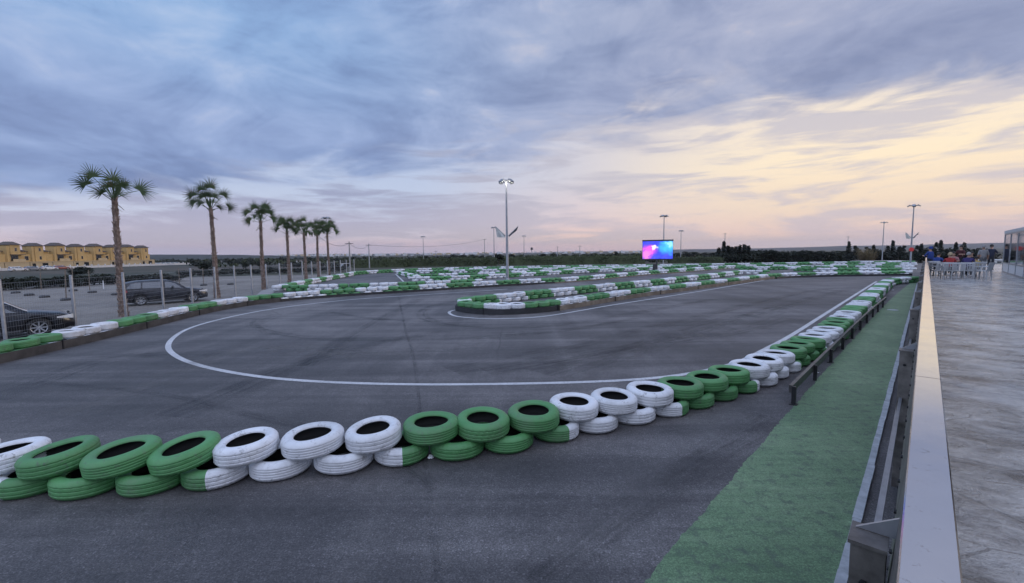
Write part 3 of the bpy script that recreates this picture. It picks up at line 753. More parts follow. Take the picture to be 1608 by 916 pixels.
# ------------------------------------------------------------------ lamp posts
def headgeo(): pass
M['lit'] = emis('lit_lamp', (1.0, .96, .88), 30)
M['unlit'] = simple('lamp_glass', (.45, .47, .5), .2, 0, .05)
def lamp_post(base, H, label, lit=False, flags=False, lights=4):
    e = empty('lamp_post', base); tag(e, label, 'lamp post', 'floodlight posts around the track')
    mb = MB(); mb.tube([(0, 0, 0), (0, 0, H * .5), (0, 0, H)], [.13, .10, .065], 12); mb.build('pole', M['pole'], e)
    mb = MB(); mb.box((0, 0, .02), (.42, .42, .04)); mb.lathe([(.0, .34), (.135, .34), (.17, .04), (.0, .04)], 12, 0); mb.build('base_plate', M['pole'], e)
    mb = MB(); rr = .62
    mb.tube([(rr * math.cos(a * math.pi / 12), rr * math.sin(a * math.pi / 12), H - .02) for a in range(25)], .035, 6, 0, True, False)
    for k in range(4): mb.tube([(0, 0, H - .02), (rr * math.cos(k * math.pi / 2), rr * math.sin(k * math.pi / 2), H - .02)], .025, 6)
    mb.lathe([(.0, .12), (.2, .10), (.24, 0), (.0, -.02)], 12, 0, True, (0, 0, H)); mb.build('head_ring', M['pole'], e)
    for k in range(lights):
        az = math.pi / 4 + k * math.pi / 2; c = Vector((math.cos(az) * .58, math.sin(az) * .58, H - .02))
        Mx = Matrix.Rotation(az, 3, 'Z') @ Matrix.Rotation(R(38), 3, 'Y')
        mb = MB(); mb.box(c + Mx @ Vector((0, 0, 0)), (.42, .36, .12), 0, Mx); fl = mb.build('floodlight', M['pole'], e)
        m2 = MB(); m2.box(c + Mx @ Vector((0.0, 0, -.066)), (.37, .31, .014), 0, Mx)
        m2.build('lamp_lens', M['lit'] if (lit and k in (2, 3)) else M['unlit'], fl)
    if flags:
        for s, mt in ((-1, M['flagw']), (1, M['flagd'])):
            dirv = Vector((s, 0, 0)); rootp = Vector((s * .07, 0, 4.05))
            fp = MB(); fp.tube([rootp, rootp + Vector((s * .95, 0, .9))], .02, 6); fs_ = fp.build('flag_arm', M['galv'], e)
            g = MB(); n = 9; mm = 7; vs = []
            for i in range(n):
                u = i / (n - 1); top = rootp + Vector((s * (.1 + .84 * u), 0, .1 + .79 * u))
                drop = (.2 + .75 * u) if s < 0 else (.16 + .2 * u)
                for j in range(mm):
                    w = j / (mm - 1)
                    vs.append(top + Vector((-s * .12 * w * u, .10 * math.sin(u * 7 + w * 3) * w, -drop * w - .02)))
            g.add(vs, [(i * mm + j, (i + 1) * mm + j, (i + 1) * mm + j + 1, i * mm + j + 1) for i in range(n - 1) for j in range(mm - 1)], 0, True)
            g.build('flag', mt, fs_)
    return e
M['flagw'] = simple('pale_flag', (.50, .50, .47), .8, 0, .12, 3); M['flagd'] = simple('dark_flag', (.10, .10, .11), .8, 0, .2, 3)
lamp_post(P(797, 443), 8.85, 'tall lit floodlight post with two flag arms behind the hairpin island', True, True)
def lamp_at(x, ytop, H, label, **k):
    # distance from the height of the post above the eye
    hy = 406.8 - (x * .01222)
    dep = (H - EYE) * FPX / (hy - ytop); p = D(x, hy, dep); p.z = 0 if dep < 85 else hland(p.x, p.y)
    return lamp_post(p, H - p.z, label, **k)
lamp_at(515, 343, 8.85, 'unlit floodlight post beside the last palm trees')
lamp_at(665, 372, 8.0, 'unlit floodlight post left of the lit one, beyond the tyre rows')
lamp_at(776, 358, 8.85, 'unlit floodlight post just left of the lit post and farther away')
lamp_at(823, 371, 8.0, 'small unlit floodlight post just right of the lit post')
lamp_at(1042, 340, 8.85, 'unlit floodlight post rising behind the bright screen')
lamp_at(1069, 363, 8.4, 'unlit floodlight post just right of the bright screen')
lamp_at(1386, 350, 8.85, 'unlit floodlight post by the yellowish reed clump')
rl = lamp_at(1431, 324, 8.85, 'unlit floodlight post with flag arms and red round sign near the terrace', flags=True)
mb = MB(); s = Vector((-.10, -.17, 2.35)); mb.tube([s, s + Vector((-.03, -.03, 0))], .30, 20); sg = mb.build('round_sign', simple('red_sign', (.62, .04, .035), .5), rl)
# white limit mark on the red sign
def text(body, size, loc, rot, mt, parent, name='sign_text', ext=.004):
    cu = bpy.data.curves.new(name, 'FONT'); cu.body = body; cu.size = size; cu.align_x = 'CENTER'; cu.align_y = 'CENTER'; cu.extrude = ext
    o = bpy.data.objects.new(name, cu); col.objects.link(o); dg = bpy.context.evaluated_depsgraph_get()
    me = bpy.data.meshes.new_from_object(o.evaluated_get(dg)); bpy.data.objects.remove(o)
    me.materials.clear(); me.materials.append(mt)
    q = bpy.data.objects.new(name, me); col.objects.link(q); q.parent = parent; q.location = loc; q.rotation_euler = rot; return q

# ------------------------------------------------------------------ LED screen
def ledmat():
    mt, t = mat('led_screen_picture'); o = t.coord('Generated')
    x = t.n('ShaderNodeSeparateXYZ', inp={0: o}); X, Z = x.outputs[0], x.outputs[2]
    n = t.noise(t.mapping(o, (1.6, 1, 1.0)), 2.6, 5, .6, .5)
    base = t.ramp(n, [(.3, (.03, .02, .62)), (.55, (.05, .08, .95)), (.75, (.10, .10, .9))])
    def blob(cx, cz, s):
        dx = t.math('MULTIPLY', t.math('SUBTRACT', X, cx), 1.5); dz = t.math('SUBTRACT', Z, cz)
        d = t.math('SQRT', t.math('ADD', t.math('MULTIPLY', dx, dx), t.math('MULTIPLY', dz, dz)))
        d = t.math('ADD', d, t.math('MULTIPLY', t.math('SUBTRACT', n, .5), .9))
        return t.n('ShaderNodeMapRange', interpolation_type='SMOOTHSTEP', inp={0: d, 1: s, 2: s * .25, 3: 0.0, 4: 1.0}).outputs[0]
    c = t.mix(blob(.20, .42, .5), base, (.95, .12, .80)); c = t.mix(blob(.12, .25, .32), c, (1.0, .25, .75)); c = t.mix(blob(.86, .70, .62), c, (.06, .55, 1.0)); c = t.mix(blob(.90, .82, .3), c, (.35, .9, 1.0))
    c = t.mix(blob(.385, .66, .10), c, (1.0, .85, 1.0))
    b = t.bsdf(Base_Color=(.02, .02, .02), Roughness=.5); t.t.links.new(c, b.inputs['Emission Color']); b.inputs['Emission Strength'].default_value = 1.05; return mt
sb = P(1032, 430); e = empty('led_screen', sb, math.atan2(sb.x, -sb.y) * 0 - math.atan2(sb.x, sb.y) * .9)
tag(e, 'bright blue and pink outdoor screen on a post among the far tyre rows', 'screen')
W_, H_ = 3.28, 2.0; zc = 2.6 + .16 + .0
zc = 2.70
mb = MB(); mb.tube([(-.05, 0, 0), (-.05, 0, zc - H_ / 2)], .09, 10); mb.build('post', M['dsteel'], e)
mb = MB(); mb.box((-.28, .1, .55), (.42, .35, 1.1)); mb.build('cabinet', M['dark'], e)
mb = MB(); mb.box((0, .12, zc), (W_ + .06, .20, H_ + .04)); mb.box((0, .06, zc + H_ / 2 + .09), (W_ + .1, .34, .14)); mb.box((0, .08, zc - H_ / 2 - .08), (W_ + .06, .26, .12)); mb.build('housing', M['dark'], e)
mb = MB(); mb.box((0, .005, zc), (W_, .02, H_)); mb.build('display', ledmat(), e)

# ------------------------------------------------------------------ wire fence
fa, fb = Vector((-16.7, 12.5, -.1)), Vector((-21.7, 59.5, -.1))
fl = [Vector((-15.2, 1.5, -.1)), Vector((-16.2, 8, -.1)), Vector((-16.75, 15.2, -.1)), Vector((-17.3, 20.5, -.1)), Vector((-18.1, 26, -.1)), Vector((-19.4, 35, -.1)), Vector((-20.6, 47, -.1)), Vector((-21.8, 59.5, -.1)), Vector((-21.4, 61.5, -.1))]
fpnt = catmull(fl, 2.62)
# slide so that a post stands at the first seen one
e = empty('wire_fence', fpnt[0]); tag(e, 'long wire mesh fence on steel posts between the parking ground and track', 'fence')
FH = 1.9
for p in fpnt:
    mb = MB(); mb.tube([p - Vector((0, 0, .2)), p + Vector((0, 0, FH + .12))], .055, 10); mb.lathe([(.0, .03), (.045, .025), (.062, 0), (.0, -.001)], 10, 0, True, (p.x, p.y, p.z + FH + .12)); mb.build('post', M['galv'], e, fpnt[0])
for a, b in zip(fpnt, fpnt[1:]):
    mb = MB(); d = (b - a); n = (Vector((d.y, -d.x, 0)).normalized()) * .04
    far = (a.y > 30)
    for k in range(11 if not far else 7):
        z = .08 + (FH - .08) * k / (10 if not far else 6); w = .0055 if k not in (0, 3, 6, 10) else .008
        mb.tube([a + n + Vector((0, 0, z)), b + n + Vector((0, 0, z))], w / 2 * 1.15, 4, 0, True, False)
    nv = 30 if not far else 12
    for k in range(1, nv):
        q = a.lerp(b, k / nv) + n; mb.tube([q + Vector((0, 0, .05)), q + Vector((0, 0, FH))], .002 if not far else .0028, 3, 0, True, False)
    mb.build('wire_panel', M['galv'], e, fpnt[0])

# ------------------------------------------------------------------ cars
def lerp_pts(pts, x):
    if x <= pts[0][0]: return pts[0][1]
    for (a, va), (b, vb) in zip(pts, pts[1:]):
        if x <= b:
            t = (x - a) / (b - a); t = t * t * (3 - 2 * t) * .5 + t * .5
            return va + (vb - va) * t
    return pts[-1][1]
def carpaint(name, c):
    mt, t = mat(name); o = t.coord('Object'); n = t.noise(o, 2.0, 5, .6)
    cc = t.ramp(n, [(.3, tuple(x * .85 for x in c)), (.7, tuple(x * 1.15 + .003 for x in c))])
    b = t.bsdf(Base_Color=cc, Roughness=.35, Metallic=.0); b.inputs['Specular IOR Level'].default_value = .25; b.inputs['Coat Weight'].default_value = .35; b.inputs['Coat Roughness'].default_value = .08; return mt
M['rim'] = simple('alloy_rim', (.42, .43, .45), .35, .8, .1)
M['taillamp'] = simple('red_tail_lamp', (.35, .02, .02), .2, 0, .1)
M['chrome'] = simple('chrome_trim', (.55, .56, .58), .2, 1.0, .05)
M['plate'] = simple('number_plate', (.62, .62, .60), .5, 0, .05)
def make_car(style, paint, loc, rz, label, group, detail=True):
    S = style; L, W, wb = S['L'], S['W'], S['wb']; hw = W / 2; wr = S['wr']
    xf, xr = S['xf'], S['xf'] - wb
    e = empty('parked_car', loc, rz); tag(e, label, 'car', group)
    step = .045 if detail else .12; n = int(L / step) + 1; xs = [-L / 2 + L * i / (n - 1) for i in range(n)]
    ends = lambda x: 1 - .20 * max(0, (abs(x) - (L / 2 - .75)) / .75) ** 2.2
    ring = []; mb = MB()
    for x in xs:
        w = hw * ends(x); lo = .20 + .14 * max(0, (abs(x) - (L / 2 - .55)) / .55) ** 2; ls = lo
        for xw in (xf, xr):
            q = (wr + .055) ** 2 - (x - xw) ** 2
            if q > 0: ls = max(ls, wr + math.sqrt(q) - .01)
        tp = lerp_pts(S['belt'], x); be = tp - .045
        md = max(ls + .02, (ls + be) / 2) if ls < be - .05 else be - .03
        half = [(0, lo), (w - .29, lo), (w - .28, ls), (w * .975, ls), (w, md), (w * .985, be - .10 if be - .10 > md else (be + md) / 2), (w * .955, be), (w * .90, tp - .005), (w * .6, tp + .025), (0, tp + .035)]
        ring.append([(x, -y, z) for y, z in half] + [(x, y, z) for y, z in half[-2:0:-1]])
    k = len(ring[0]); vs = [v for r in ring for v in r]; fs = []
    for i in range(n - 1):
        for j in range(k): fs.append((i * k + j, i * k + (j + 1) % k, (i + 1) * k + (j + 1) % k, (i + 1) * k + j))
    fs += [list(range(k)), list(range((n - 1) * k, n * k))[::-1]]
    mb.add(vs, fs, 0, True)
    # cabin
    g0, g1 = S['roof'][0][0], S['roof'][-1][0]; m = 44 if detail else 14
    def cab(x, t, off=0.0):         # point on the side, t 0 belt .. 1 roof edge
        b = lerp_pts(S['belt'], x) - .01; r = lerp_pts(S['roof'], x)
        wl = hw * ends(x) * .93; f = max(0, r - b) / S['rh']; wt = wl * (1 - .20 * min(1, f))
        return (x, -(wl + (wt - wl) * t + off), b + (max(r - .05, b) - b) * t)
    vs = []; fs = []; kk = 7
    for i in range(m):
        x = g0 + (g1 - g0) * i / (m - 1); r = lerp_pts(S['roof'], x); a, b = cab(x, 0), cab(x, 1)
        vs += [a, b, (x, b[1] * .85, max(r - .012, b[2])), (x, 0, max(r + .015, b[2])), (x, -b[1] * .85, max(r - .012, b[2])), (x, -b[1], b[2]), (x, -a[1], a[2])]
    for i in range(m - 1):
        for j in range(kk - 1): fs.append((i * kk + j, i * kk + j + 1, (i + 1) * kk + j + 1, (i + 1) * kk + j))
    mb.add(vs, fs, 0, True)
    mb.build('body', paint, e)
    def sidewin(b0, t0, b1, t1, s):
        w = MB(); A, B = 9, 4; vs = []
        for i in range(A):
            for j in range(B):
                t = .10 + .78 * j / (B - 1); u = i / (A - 1); xb = b0 + (b1 - b0) * u; xt = t0 + (t1 - t0) * u; x = xb + (xt - xb) * t
                p = cab(x, t, .006); vs.append((p[0], p[1] * s, p[2]))
        w.add(vs, [(i * B + j, (i + 1) * B + j, (i + 1) * B + j + 1, i * B + j + 1) for i in range(A - 1) for j in range(B - 1)], 0, True)
        return w.build('window', M['carglass'], e)
    for s in (1, -1):
        for q in S['win']: sidewin(*q, s)
    def screen(x0, x1, nm):
        w = MB(); A, B = 8, 9; vs = []
        for i in range(A):
            x = x0 + (x1 - x0) * i / (A - 1); r = lerp_pts(S['roof'], x); b = cab(x, 1)
            for j in range(B):
                y = (-.86 + 1.72 * j / (B - 1)); yy = y * abs(b[1]); z = max(r + .015 - .027 * (y / .86) ** 2, b[2]); vs.append((x + (.012 if x > 0 else -.012), yy, z + .012))
        w.add(vs, [(i * B + j, (i + 1) * B + j, (i + 1) * B + j + 1, i * B + j + 1) for i in range(A - 1) for j in range(B - 1)], 0, True); w.build(nm, M['carglass'], e)
    screen(*S['front'], 'windscreen'); screen(*S['back'], 'rear_window')
    for xw in (xf, xr):
        for s in (-1, 1):
            y = s * (hw - .13); w = MB()
            prof = [(wr * .66, .095), (wr * .80, .105), (wr * .95, .095), (wr, .06), (wr, -.06), (wr * .95, -.095), (wr * .66, -.095)]
            def rot(mbx): mbx.v = [(v[0] + xw, v[2] * s + y, v[1] + wr) for v in mbx.v]
            w.lathe(prof, 28, 0); rot(w); t_ = w.build('wheel', M['rubber'], e)
            r2 = MB(); r2.lathe([(wr * .66, .09), (wr * .60, .07), (wr * .58, .0), (0, .0)], 28, 1); r2.lathe([(wr * .665, .096), (wr * .60, .092), (wr * .60, .07)], 28, 0)
            r2.lathe([(0, .085), (wr * .15, .08), (wr * .17, .02)], 16, 0)
            for q in range(8 if detail else 5):
                a = q * 2 * math.pi / (8 if detail else 5); d = Vector((math.cos(a), math.sin(a), 0)); r2.bar(d * wr * .12 + Vector((0, 0, .07)), d * wr * .62 + Vector((0, 0, .08)), wr * .13, .03)
            rot(r2); r2.build('rim', [M['rim'], M['black']], t_)
    # lights, handles, mirrors, trim
    for s in (-1, 1):
        def patch(nm, x0, x1, z0, z1, mt, off=.008, wrap=True):
            w = MB(); vs = []; A = 6
            for i in range(A):
                x = x0 + (x1 - x0) * i / (A - 1); wy = hw * ends(x) + off
                zt = z1[0] + (z1[1] - z1[0]) * i / (A - 1); zb = z0[0] + (z0[1] - z0[0]) * i / (A - 1)
                vs += [(x, s * wy, zb), (x, s * wy * .993, zt)]
            if wrap:
                x = x1 + (.012 if x1 > 0 else -.012); vs += [(x, s * hw * .50, z0[1]), (x, s * hw * .50, z1[1])]
                A += 1
            w.add(vs, [(2 * i, 2 * i + 1, 2 * i + 3, 2 * i + 2) for i in range(A - 1)], 0, True); return w.build(nm, mt, e)
        zf = S['lampz']; patch('headlight', L / 2 - .48, L / 2 - .02, (zf, zf - .05), (zf + .05, zf + .11), M['lens'])
        zr = S['tailz']; patch('tail_light', -L / 2 + .30, -L / 2 + .02, (zr, zr), (zr + .12, zr + .2), M['taillamp'])
        if detail:
            for hx in S['handles']:
                hz = lerp_pts(S['belt'], hx) - .16; w = MB(); w.box((hx, s * (hw * 1.0 + .006), hz), (.19, .03, .03)); w.build('door_handle', M['chrome'] if S.get('chrome') else paint, e)
            mx = S['front'][0] - .12; mz = lerp_pts(S['belt'], mx) + .09; w = MB(); w.lathe([(0, .07), (.05, .055), (.075, 0), (.05, -.055), (0, -.07)], 10, 0, True, (mx, s * (hw + .10), mz), .8, 1.35); w.bar((mx, s * (hw - .08), mz - .05), (mx, s * (hw + .08), mz - .03), .05, .035); w.build('mirror', paint, e)
            for dx in S['seams']:
                w = MB(); z1 = lerp_pts(S['belt'], dx) - .05; w.box((dx, s * (hw * .992 + .003), (.32 + z1) / 2), (.010, .014, z1 - .32)); w.build('door_seam', M['black'], e)
            w = MB(); w.bar((xr + wr + .1, s * (hw + .004), .27), (xf - wr - .1, s * (hw + .004), .27), .02, .10); w.build('sill_trim', M['dark'], e)
    w = MB(); w.box((L / 2 - .015, 0, S['lampz'] - .02), (.06, W * .34, .16)); w.build('grille', M['black'], e)
    w = MB(); w.box((L / 2 + .012, 0, .42), (.03, .50, .11)); w.build('number_plate', M['plate'], e)
    w = MB(); w.box((L / 2 - .05, 0, .30), (.10, W * .66, .10)); w.build('lower_grille', M['black'], e)
    return e
SEDAN = dict(L=4.75, W=1.82, wb=2.72, wr=.34, xf=1.42, rh=.52, lampz=.64, tailz=.72, chrome=True,
             belt=[(-2.38, .80), (-2.2, .95), (-1.6, .98), (-.6, .95), (.9, .93), (1.35, .90), (2.0, .80), (2.25, .70), (2.375, .56)],
             roof=[(-1.85, .93), (-1.3, 1.18), (-.75, 1.38), (-.3, 1.43), (.2, 1.42), (.55, 1.32), (1.25, .91)],
             win=[(-1.38, -.95, -.36, -.33), (-.28, -.25, .98, .42)], front=(.50, 1.18), back=(-1.75, -1.0), handles=(-.98, .02), seams=(-1.05, -.32, .88))
ESTATE = dict(L=4.25, W=1.75, wb=2.55, wr=.305, xf=1.30, rh=.55, lampz=.66, tailz=.80,
              belt=[(-2.125, .70), (-2.08, .92), (-1.9, 1.0), (-.6, .97), (.75, .93), (1.2, .88), (1.75, .79), (2.0, .70), (2.125, .55)],
              roof=[(-2.08, .95), (-2.0, 1.12), (-1.78, 1.38), (-1.3, 1.455), (-.4, 1.48), (.1, 1.45), (.45, 1.33), (1.12, .90)],
              win=[(-1.90, -1.62, -1.22, -1.16), (-1.14, -1.08, -.16, -.12), (-.06, -.04, .90, .38)], front=(.40, 1.06), back=(-2.06, -1.80), handles=(-.78, .26), seams=(-.95, -.11, .84))
def car_at(style, paint, rear, head, label, detail=True, front_known=None):
    h = Vector((head[0], head[1], 0)).normalized(); nl = Vector((-h.y, h.x, 0)); mid = (style['xf'] + (style['xf'] - style['wb'])) / 2
    base = Vector(rear) + h * (style['wb'] / 2 - mid) + nl * (style['W'] / 2 - .05)
    base.z = rear[2]
    return make_car(style, paint, base, math.atan2(h.y, h.x), label, 'cars parked beyond the fence', detail)
hd = Vector((.64, .77, 0)).normalized(); fwheel = P(63, 529, -.25)
car_at(SEDAN, carpaint('black_car_paint', (.010, .011, .015)), fwheel - hd * SEDAN['wb'], hd, 'black saloon car behind the fence nearest the camera, cut by the picture edge')
car_at(ESTATE, carpaint('dark_blue_car_paint', (.013, .014, .020)), P(222, 480.5, -.25), (.68, .73), 'dark estate car parked broadside between the two nearest palm trees')
wp, gp_, rp = carpaint('white_car_paint', (.6, .6, .6)), carpaint('grey_car_paint', (.16, .17, .19)), carpaint('dark_red_car_paint', (.22, .05, .045))
for px, dp, pt, lb in ((20, 138, wp, 'small white car parked before the yellow houses, farthest left'), (44, 142, gp_, 'small grey car parked before the yellow houses'), (70, 148, wp, 'small white car parked before the yellow houses, next to the red one'), (90, 152, rp, 'small dark red car parked before the yellow houses')):
    p = D(px, 405, dp); p.z = hland(p.x, p.y) + .02
    car_at(ESTATE, pt, p, (.35, .94), lb, False)

# ------------------------------------------------------------------ palms
def palm(base, H, fans, seed, label, k=1.0):
    rg = random.Random(seed); e = empty('palm_tree', base); tag(e, label, 'palm tree', 'palm trees along the fence')
    mb = MB(); pts = []; rs = []; N = 22
    rad = lambda t: .155 - .06 * min(1, t * 1.25) + .06 * max(0, .10 - t) / .10
    wob = rg.uniform(-.05, .05)
    ctr = lambda t: Vector((wob * math.sin(t * 4.2), wob * .6 * math.sin(t * 3 + 1), H * t))
    for i in range(N):
        t = i / (N - 1); pts.append(ctr(t) - Vector((0, 0, .05))); rs.append(rad(t) * (1 + rg.uniform(-.04, .04)))
    mb.tube(pts, rs, 16)
    nb_ = int(H * 52)
    for i in range(nb_):                                   # old leaf bases wrapped in a spiral
        t = (i + .5) / nb_; a = i * 2.39996 + rg.uniform(-.2, .2); c = ctr(t); d = Vector((math.cos(a), math.sin(a), 0)); s = Vector((-d.y, d.x, 0)); up = Vector((0, 0, 1))
        w = .062 * rg.uniform(.7, 1.2); l = .17 * rg.uniform(.6, 1.3) * (1 + .3 * (t > .6)); o_ = .03 * rg.uniform(.5, 1.6) + .055 * rg.random() ** 2
        b0 = c + d * (rad(t) - .02)
        v = [b0 - s * w, b0 + s * w, b0 + d * (o_ + .012) + up * l + s * w * .45, b0 + d * (o_ + .012) + up * l - s * w * .45, b0 + d * o_ * .2 + up * l * .75]
        mb.add(v[:4], [(0, 1, 2, 3)], 0); mb.add(v, [(0, 3, 4), (1, 4, 2), (2, 4, 3)], 1)
    mb.build('trunk', [M['bark'], M['boot']], e, norm=False)
    top = ctr(1.0); cr = MB(); vr = Vector((base.y, -base.x, 0)).normalized(); vf = Vector((base.x, base.y, 0)).normalized()
    for fx, fz, dep, Rf in fans:
        fx *= .88; fz = fz * .92 + .16; dep *= .85; Rf *= 1.12
        tgt = top + vr * fx * k + Vector((0, 0, fz * k)) + vf * dep * k; p0 = top + Vector((0, 0, rg.uniform(-.15, .1))); L = (tgt - p0).length
        p1 = p0.lerp(tgt, .55) + Vector((0, 0, .05 * L)); p2 = tgt; dd = ((p2 - p0).normalized() + Vector((0, 0, .34 if fz > .3 else .12))).normalized(); Rf = Rf * k * rg.uniform(.9, 1.1)
        cr.tube([p0, p1, p2], [.022, .016, .012], 5, 0, True, False)
        side = dd.cross(vf + Vector((rg.uniform(-.5, .5), rg.uniform(-.5, .5), rg.uniform(-.2, .6))))
        side.normalize(); nrm = side.cross(dd).normalized(); nb = 23
        for b in range(nb):
            u = (b / (nb - 1) - .5) * 2; ang = u * R(104); bl = 1.06 * Rf * (1 - .30 * abs(u) ** 1.5) * rg.uniform(.85, 1.1)
            bd = (dd * math.cos(ang) + side * math.sin(ang) + nrm * (.30 * abs(u) - .06 + (.07 if b % 2 else -.07))).normalized(); bs = bd.cross(nrm).normalized(); w = Rf * (.030 if base.y < 32 else .040)
            droop = Vector((0, 0, -1)) * bl * (rg.uniform(.02, .14) + .22 * rg.random() ** 4)
            q = [p2 + bd * bl * f + droop * f ** 3 for f in (0, .35, .62, 1)]; vs = []
            for a_, w_ in zip(q, [w * .35, w, w * .7, .004]): vs += [a_ - bs * w_, a_ + bs * w_]
            cr.add(vs, [(0, 1, 3, 2), (2, 3, 5, 4), (4, 5, 7, 6)], 1 if rg.random() < .05 else 0)
    for _ in range(7):                                     # folded young leaves in the middle
        d = Vector((rg.uniform(-.35, .35), rg.uniform(-.35, .35), 1)).normalized(); b0 = top + d * .1; L = rg.uniform(.6, 1.0) * k; w = d.cross(vf).normalized() * .04
        cr.add([b0 - w * .4, b0 + w * .4, b0 + d * L * .7 + w, b0 + d * L, b0 + d * L * .7 - w], [(0, 1, 2, 3, 4)], 0)
    for _ in range(9):                                     # dry stubs and hanging dead blades under the crown
        a = rg.random() * 6.28; d = Vector((math.cos(a), math.sin(a), -.35)).normalized(); b0 = top - Vector((0, 0, rg.uniform(.05, .35))); L = rg.uniform(.25, .6) * k; w = d.cross(Vector((0, 0, 1))).normalized() * .03
        cr.add([b0 - w, b0 + w, b0 + d * L + w * .5 - Vector((0, 0, L * .3)), b0 + d * L - w * .5 - Vector((0, 0, L * .3))], [(0, 1, 2, 3)], 1)
    cr.build('crown', [M['palmleaf'], M['deadleaf']], e, norm=False)
M['boot'] = simple('cut_leaf_base', (.36, .27, .22), .9, 0, .35, 8)
F1 = [(0, .95, .1, .72), (-.15, .6, .6, .6), (-.85, 1.05, .2, .62), (-1.15, .55, -.2, .66), (1.15, .45, -.1, .66), (-.5, .15, -.3, .5), (.35, .55, -.5, .5), (.2, .2, .5, .5), (.5, .8, .6, .45), (0, .5, -.9, .5)]
F2 = [(-.5, 1.35, .2, .66), (.05, 1.5, -.2, .68), (-1.1, .85, .1, .68), (.9, 1.0, .2, .62), (1.2, .1, .1, .6), (.55, 0, -.3, .52), (-.6, .3, .3, .52), (-1.05, .35, .4, .6), (.3, .9, .7, .6), (-.2, .8, -.7, .6), (.2, .5, .9, .55), (-.5, .8, .5, .6)]
F3 = [(-.4, 1.1, .2, .64), (.45, 1.15, -.1, .64), (-1.0, .65, .1, .60), (-.85, -.05, -.2, .56), (1.0, .15, .2, .58), (.75, .65, -.2, .56), (0, .7, .7, .55), (.1, .6, -.7, .55), (-.4, .35, .6, .5), (.3, .9, .3, .5), (0, .3, .9, .5)]
mir = lambda F, r: [(-x * random.Random(r).uniform(.9, 1.1), z * .95, -d, q) for x, z, d, q in F]
palms = [((195, 497), 5.55, F1, 3, 'tallest palm tree nearest the camera, with a sparse open crown', .93),
         ((341, 468), 5.95, F2, 5, 'palm tree just past the front of the dark estate car', .97),
         ((415, 455), 5.6, F3, 8, 'third palm tree along the fence, counted from the camera', 1.0),
         ((455, 447), 5.0, mir(F3, 1), 9, 'fourth palm tree along the fence, counted from the camera', 1.0),
         ((481, 442), 5.1, F2, 12, 'fifth palm tree along the fence, third from the far end', .95),
         ((501, 438.6), 5.15, mir(F2, 2), 14, 'sixth palm tree along the fence, next to the farthest', .95),
         ((517, 436.2), 5.4, F3, 17, 'farthest palm tree along the fence, beside a lamp post', 1.1)]
for px, H, F_, sd, lb, kk in palms: palm(P(*px, -.25), H, F_, sd, lb, kk)

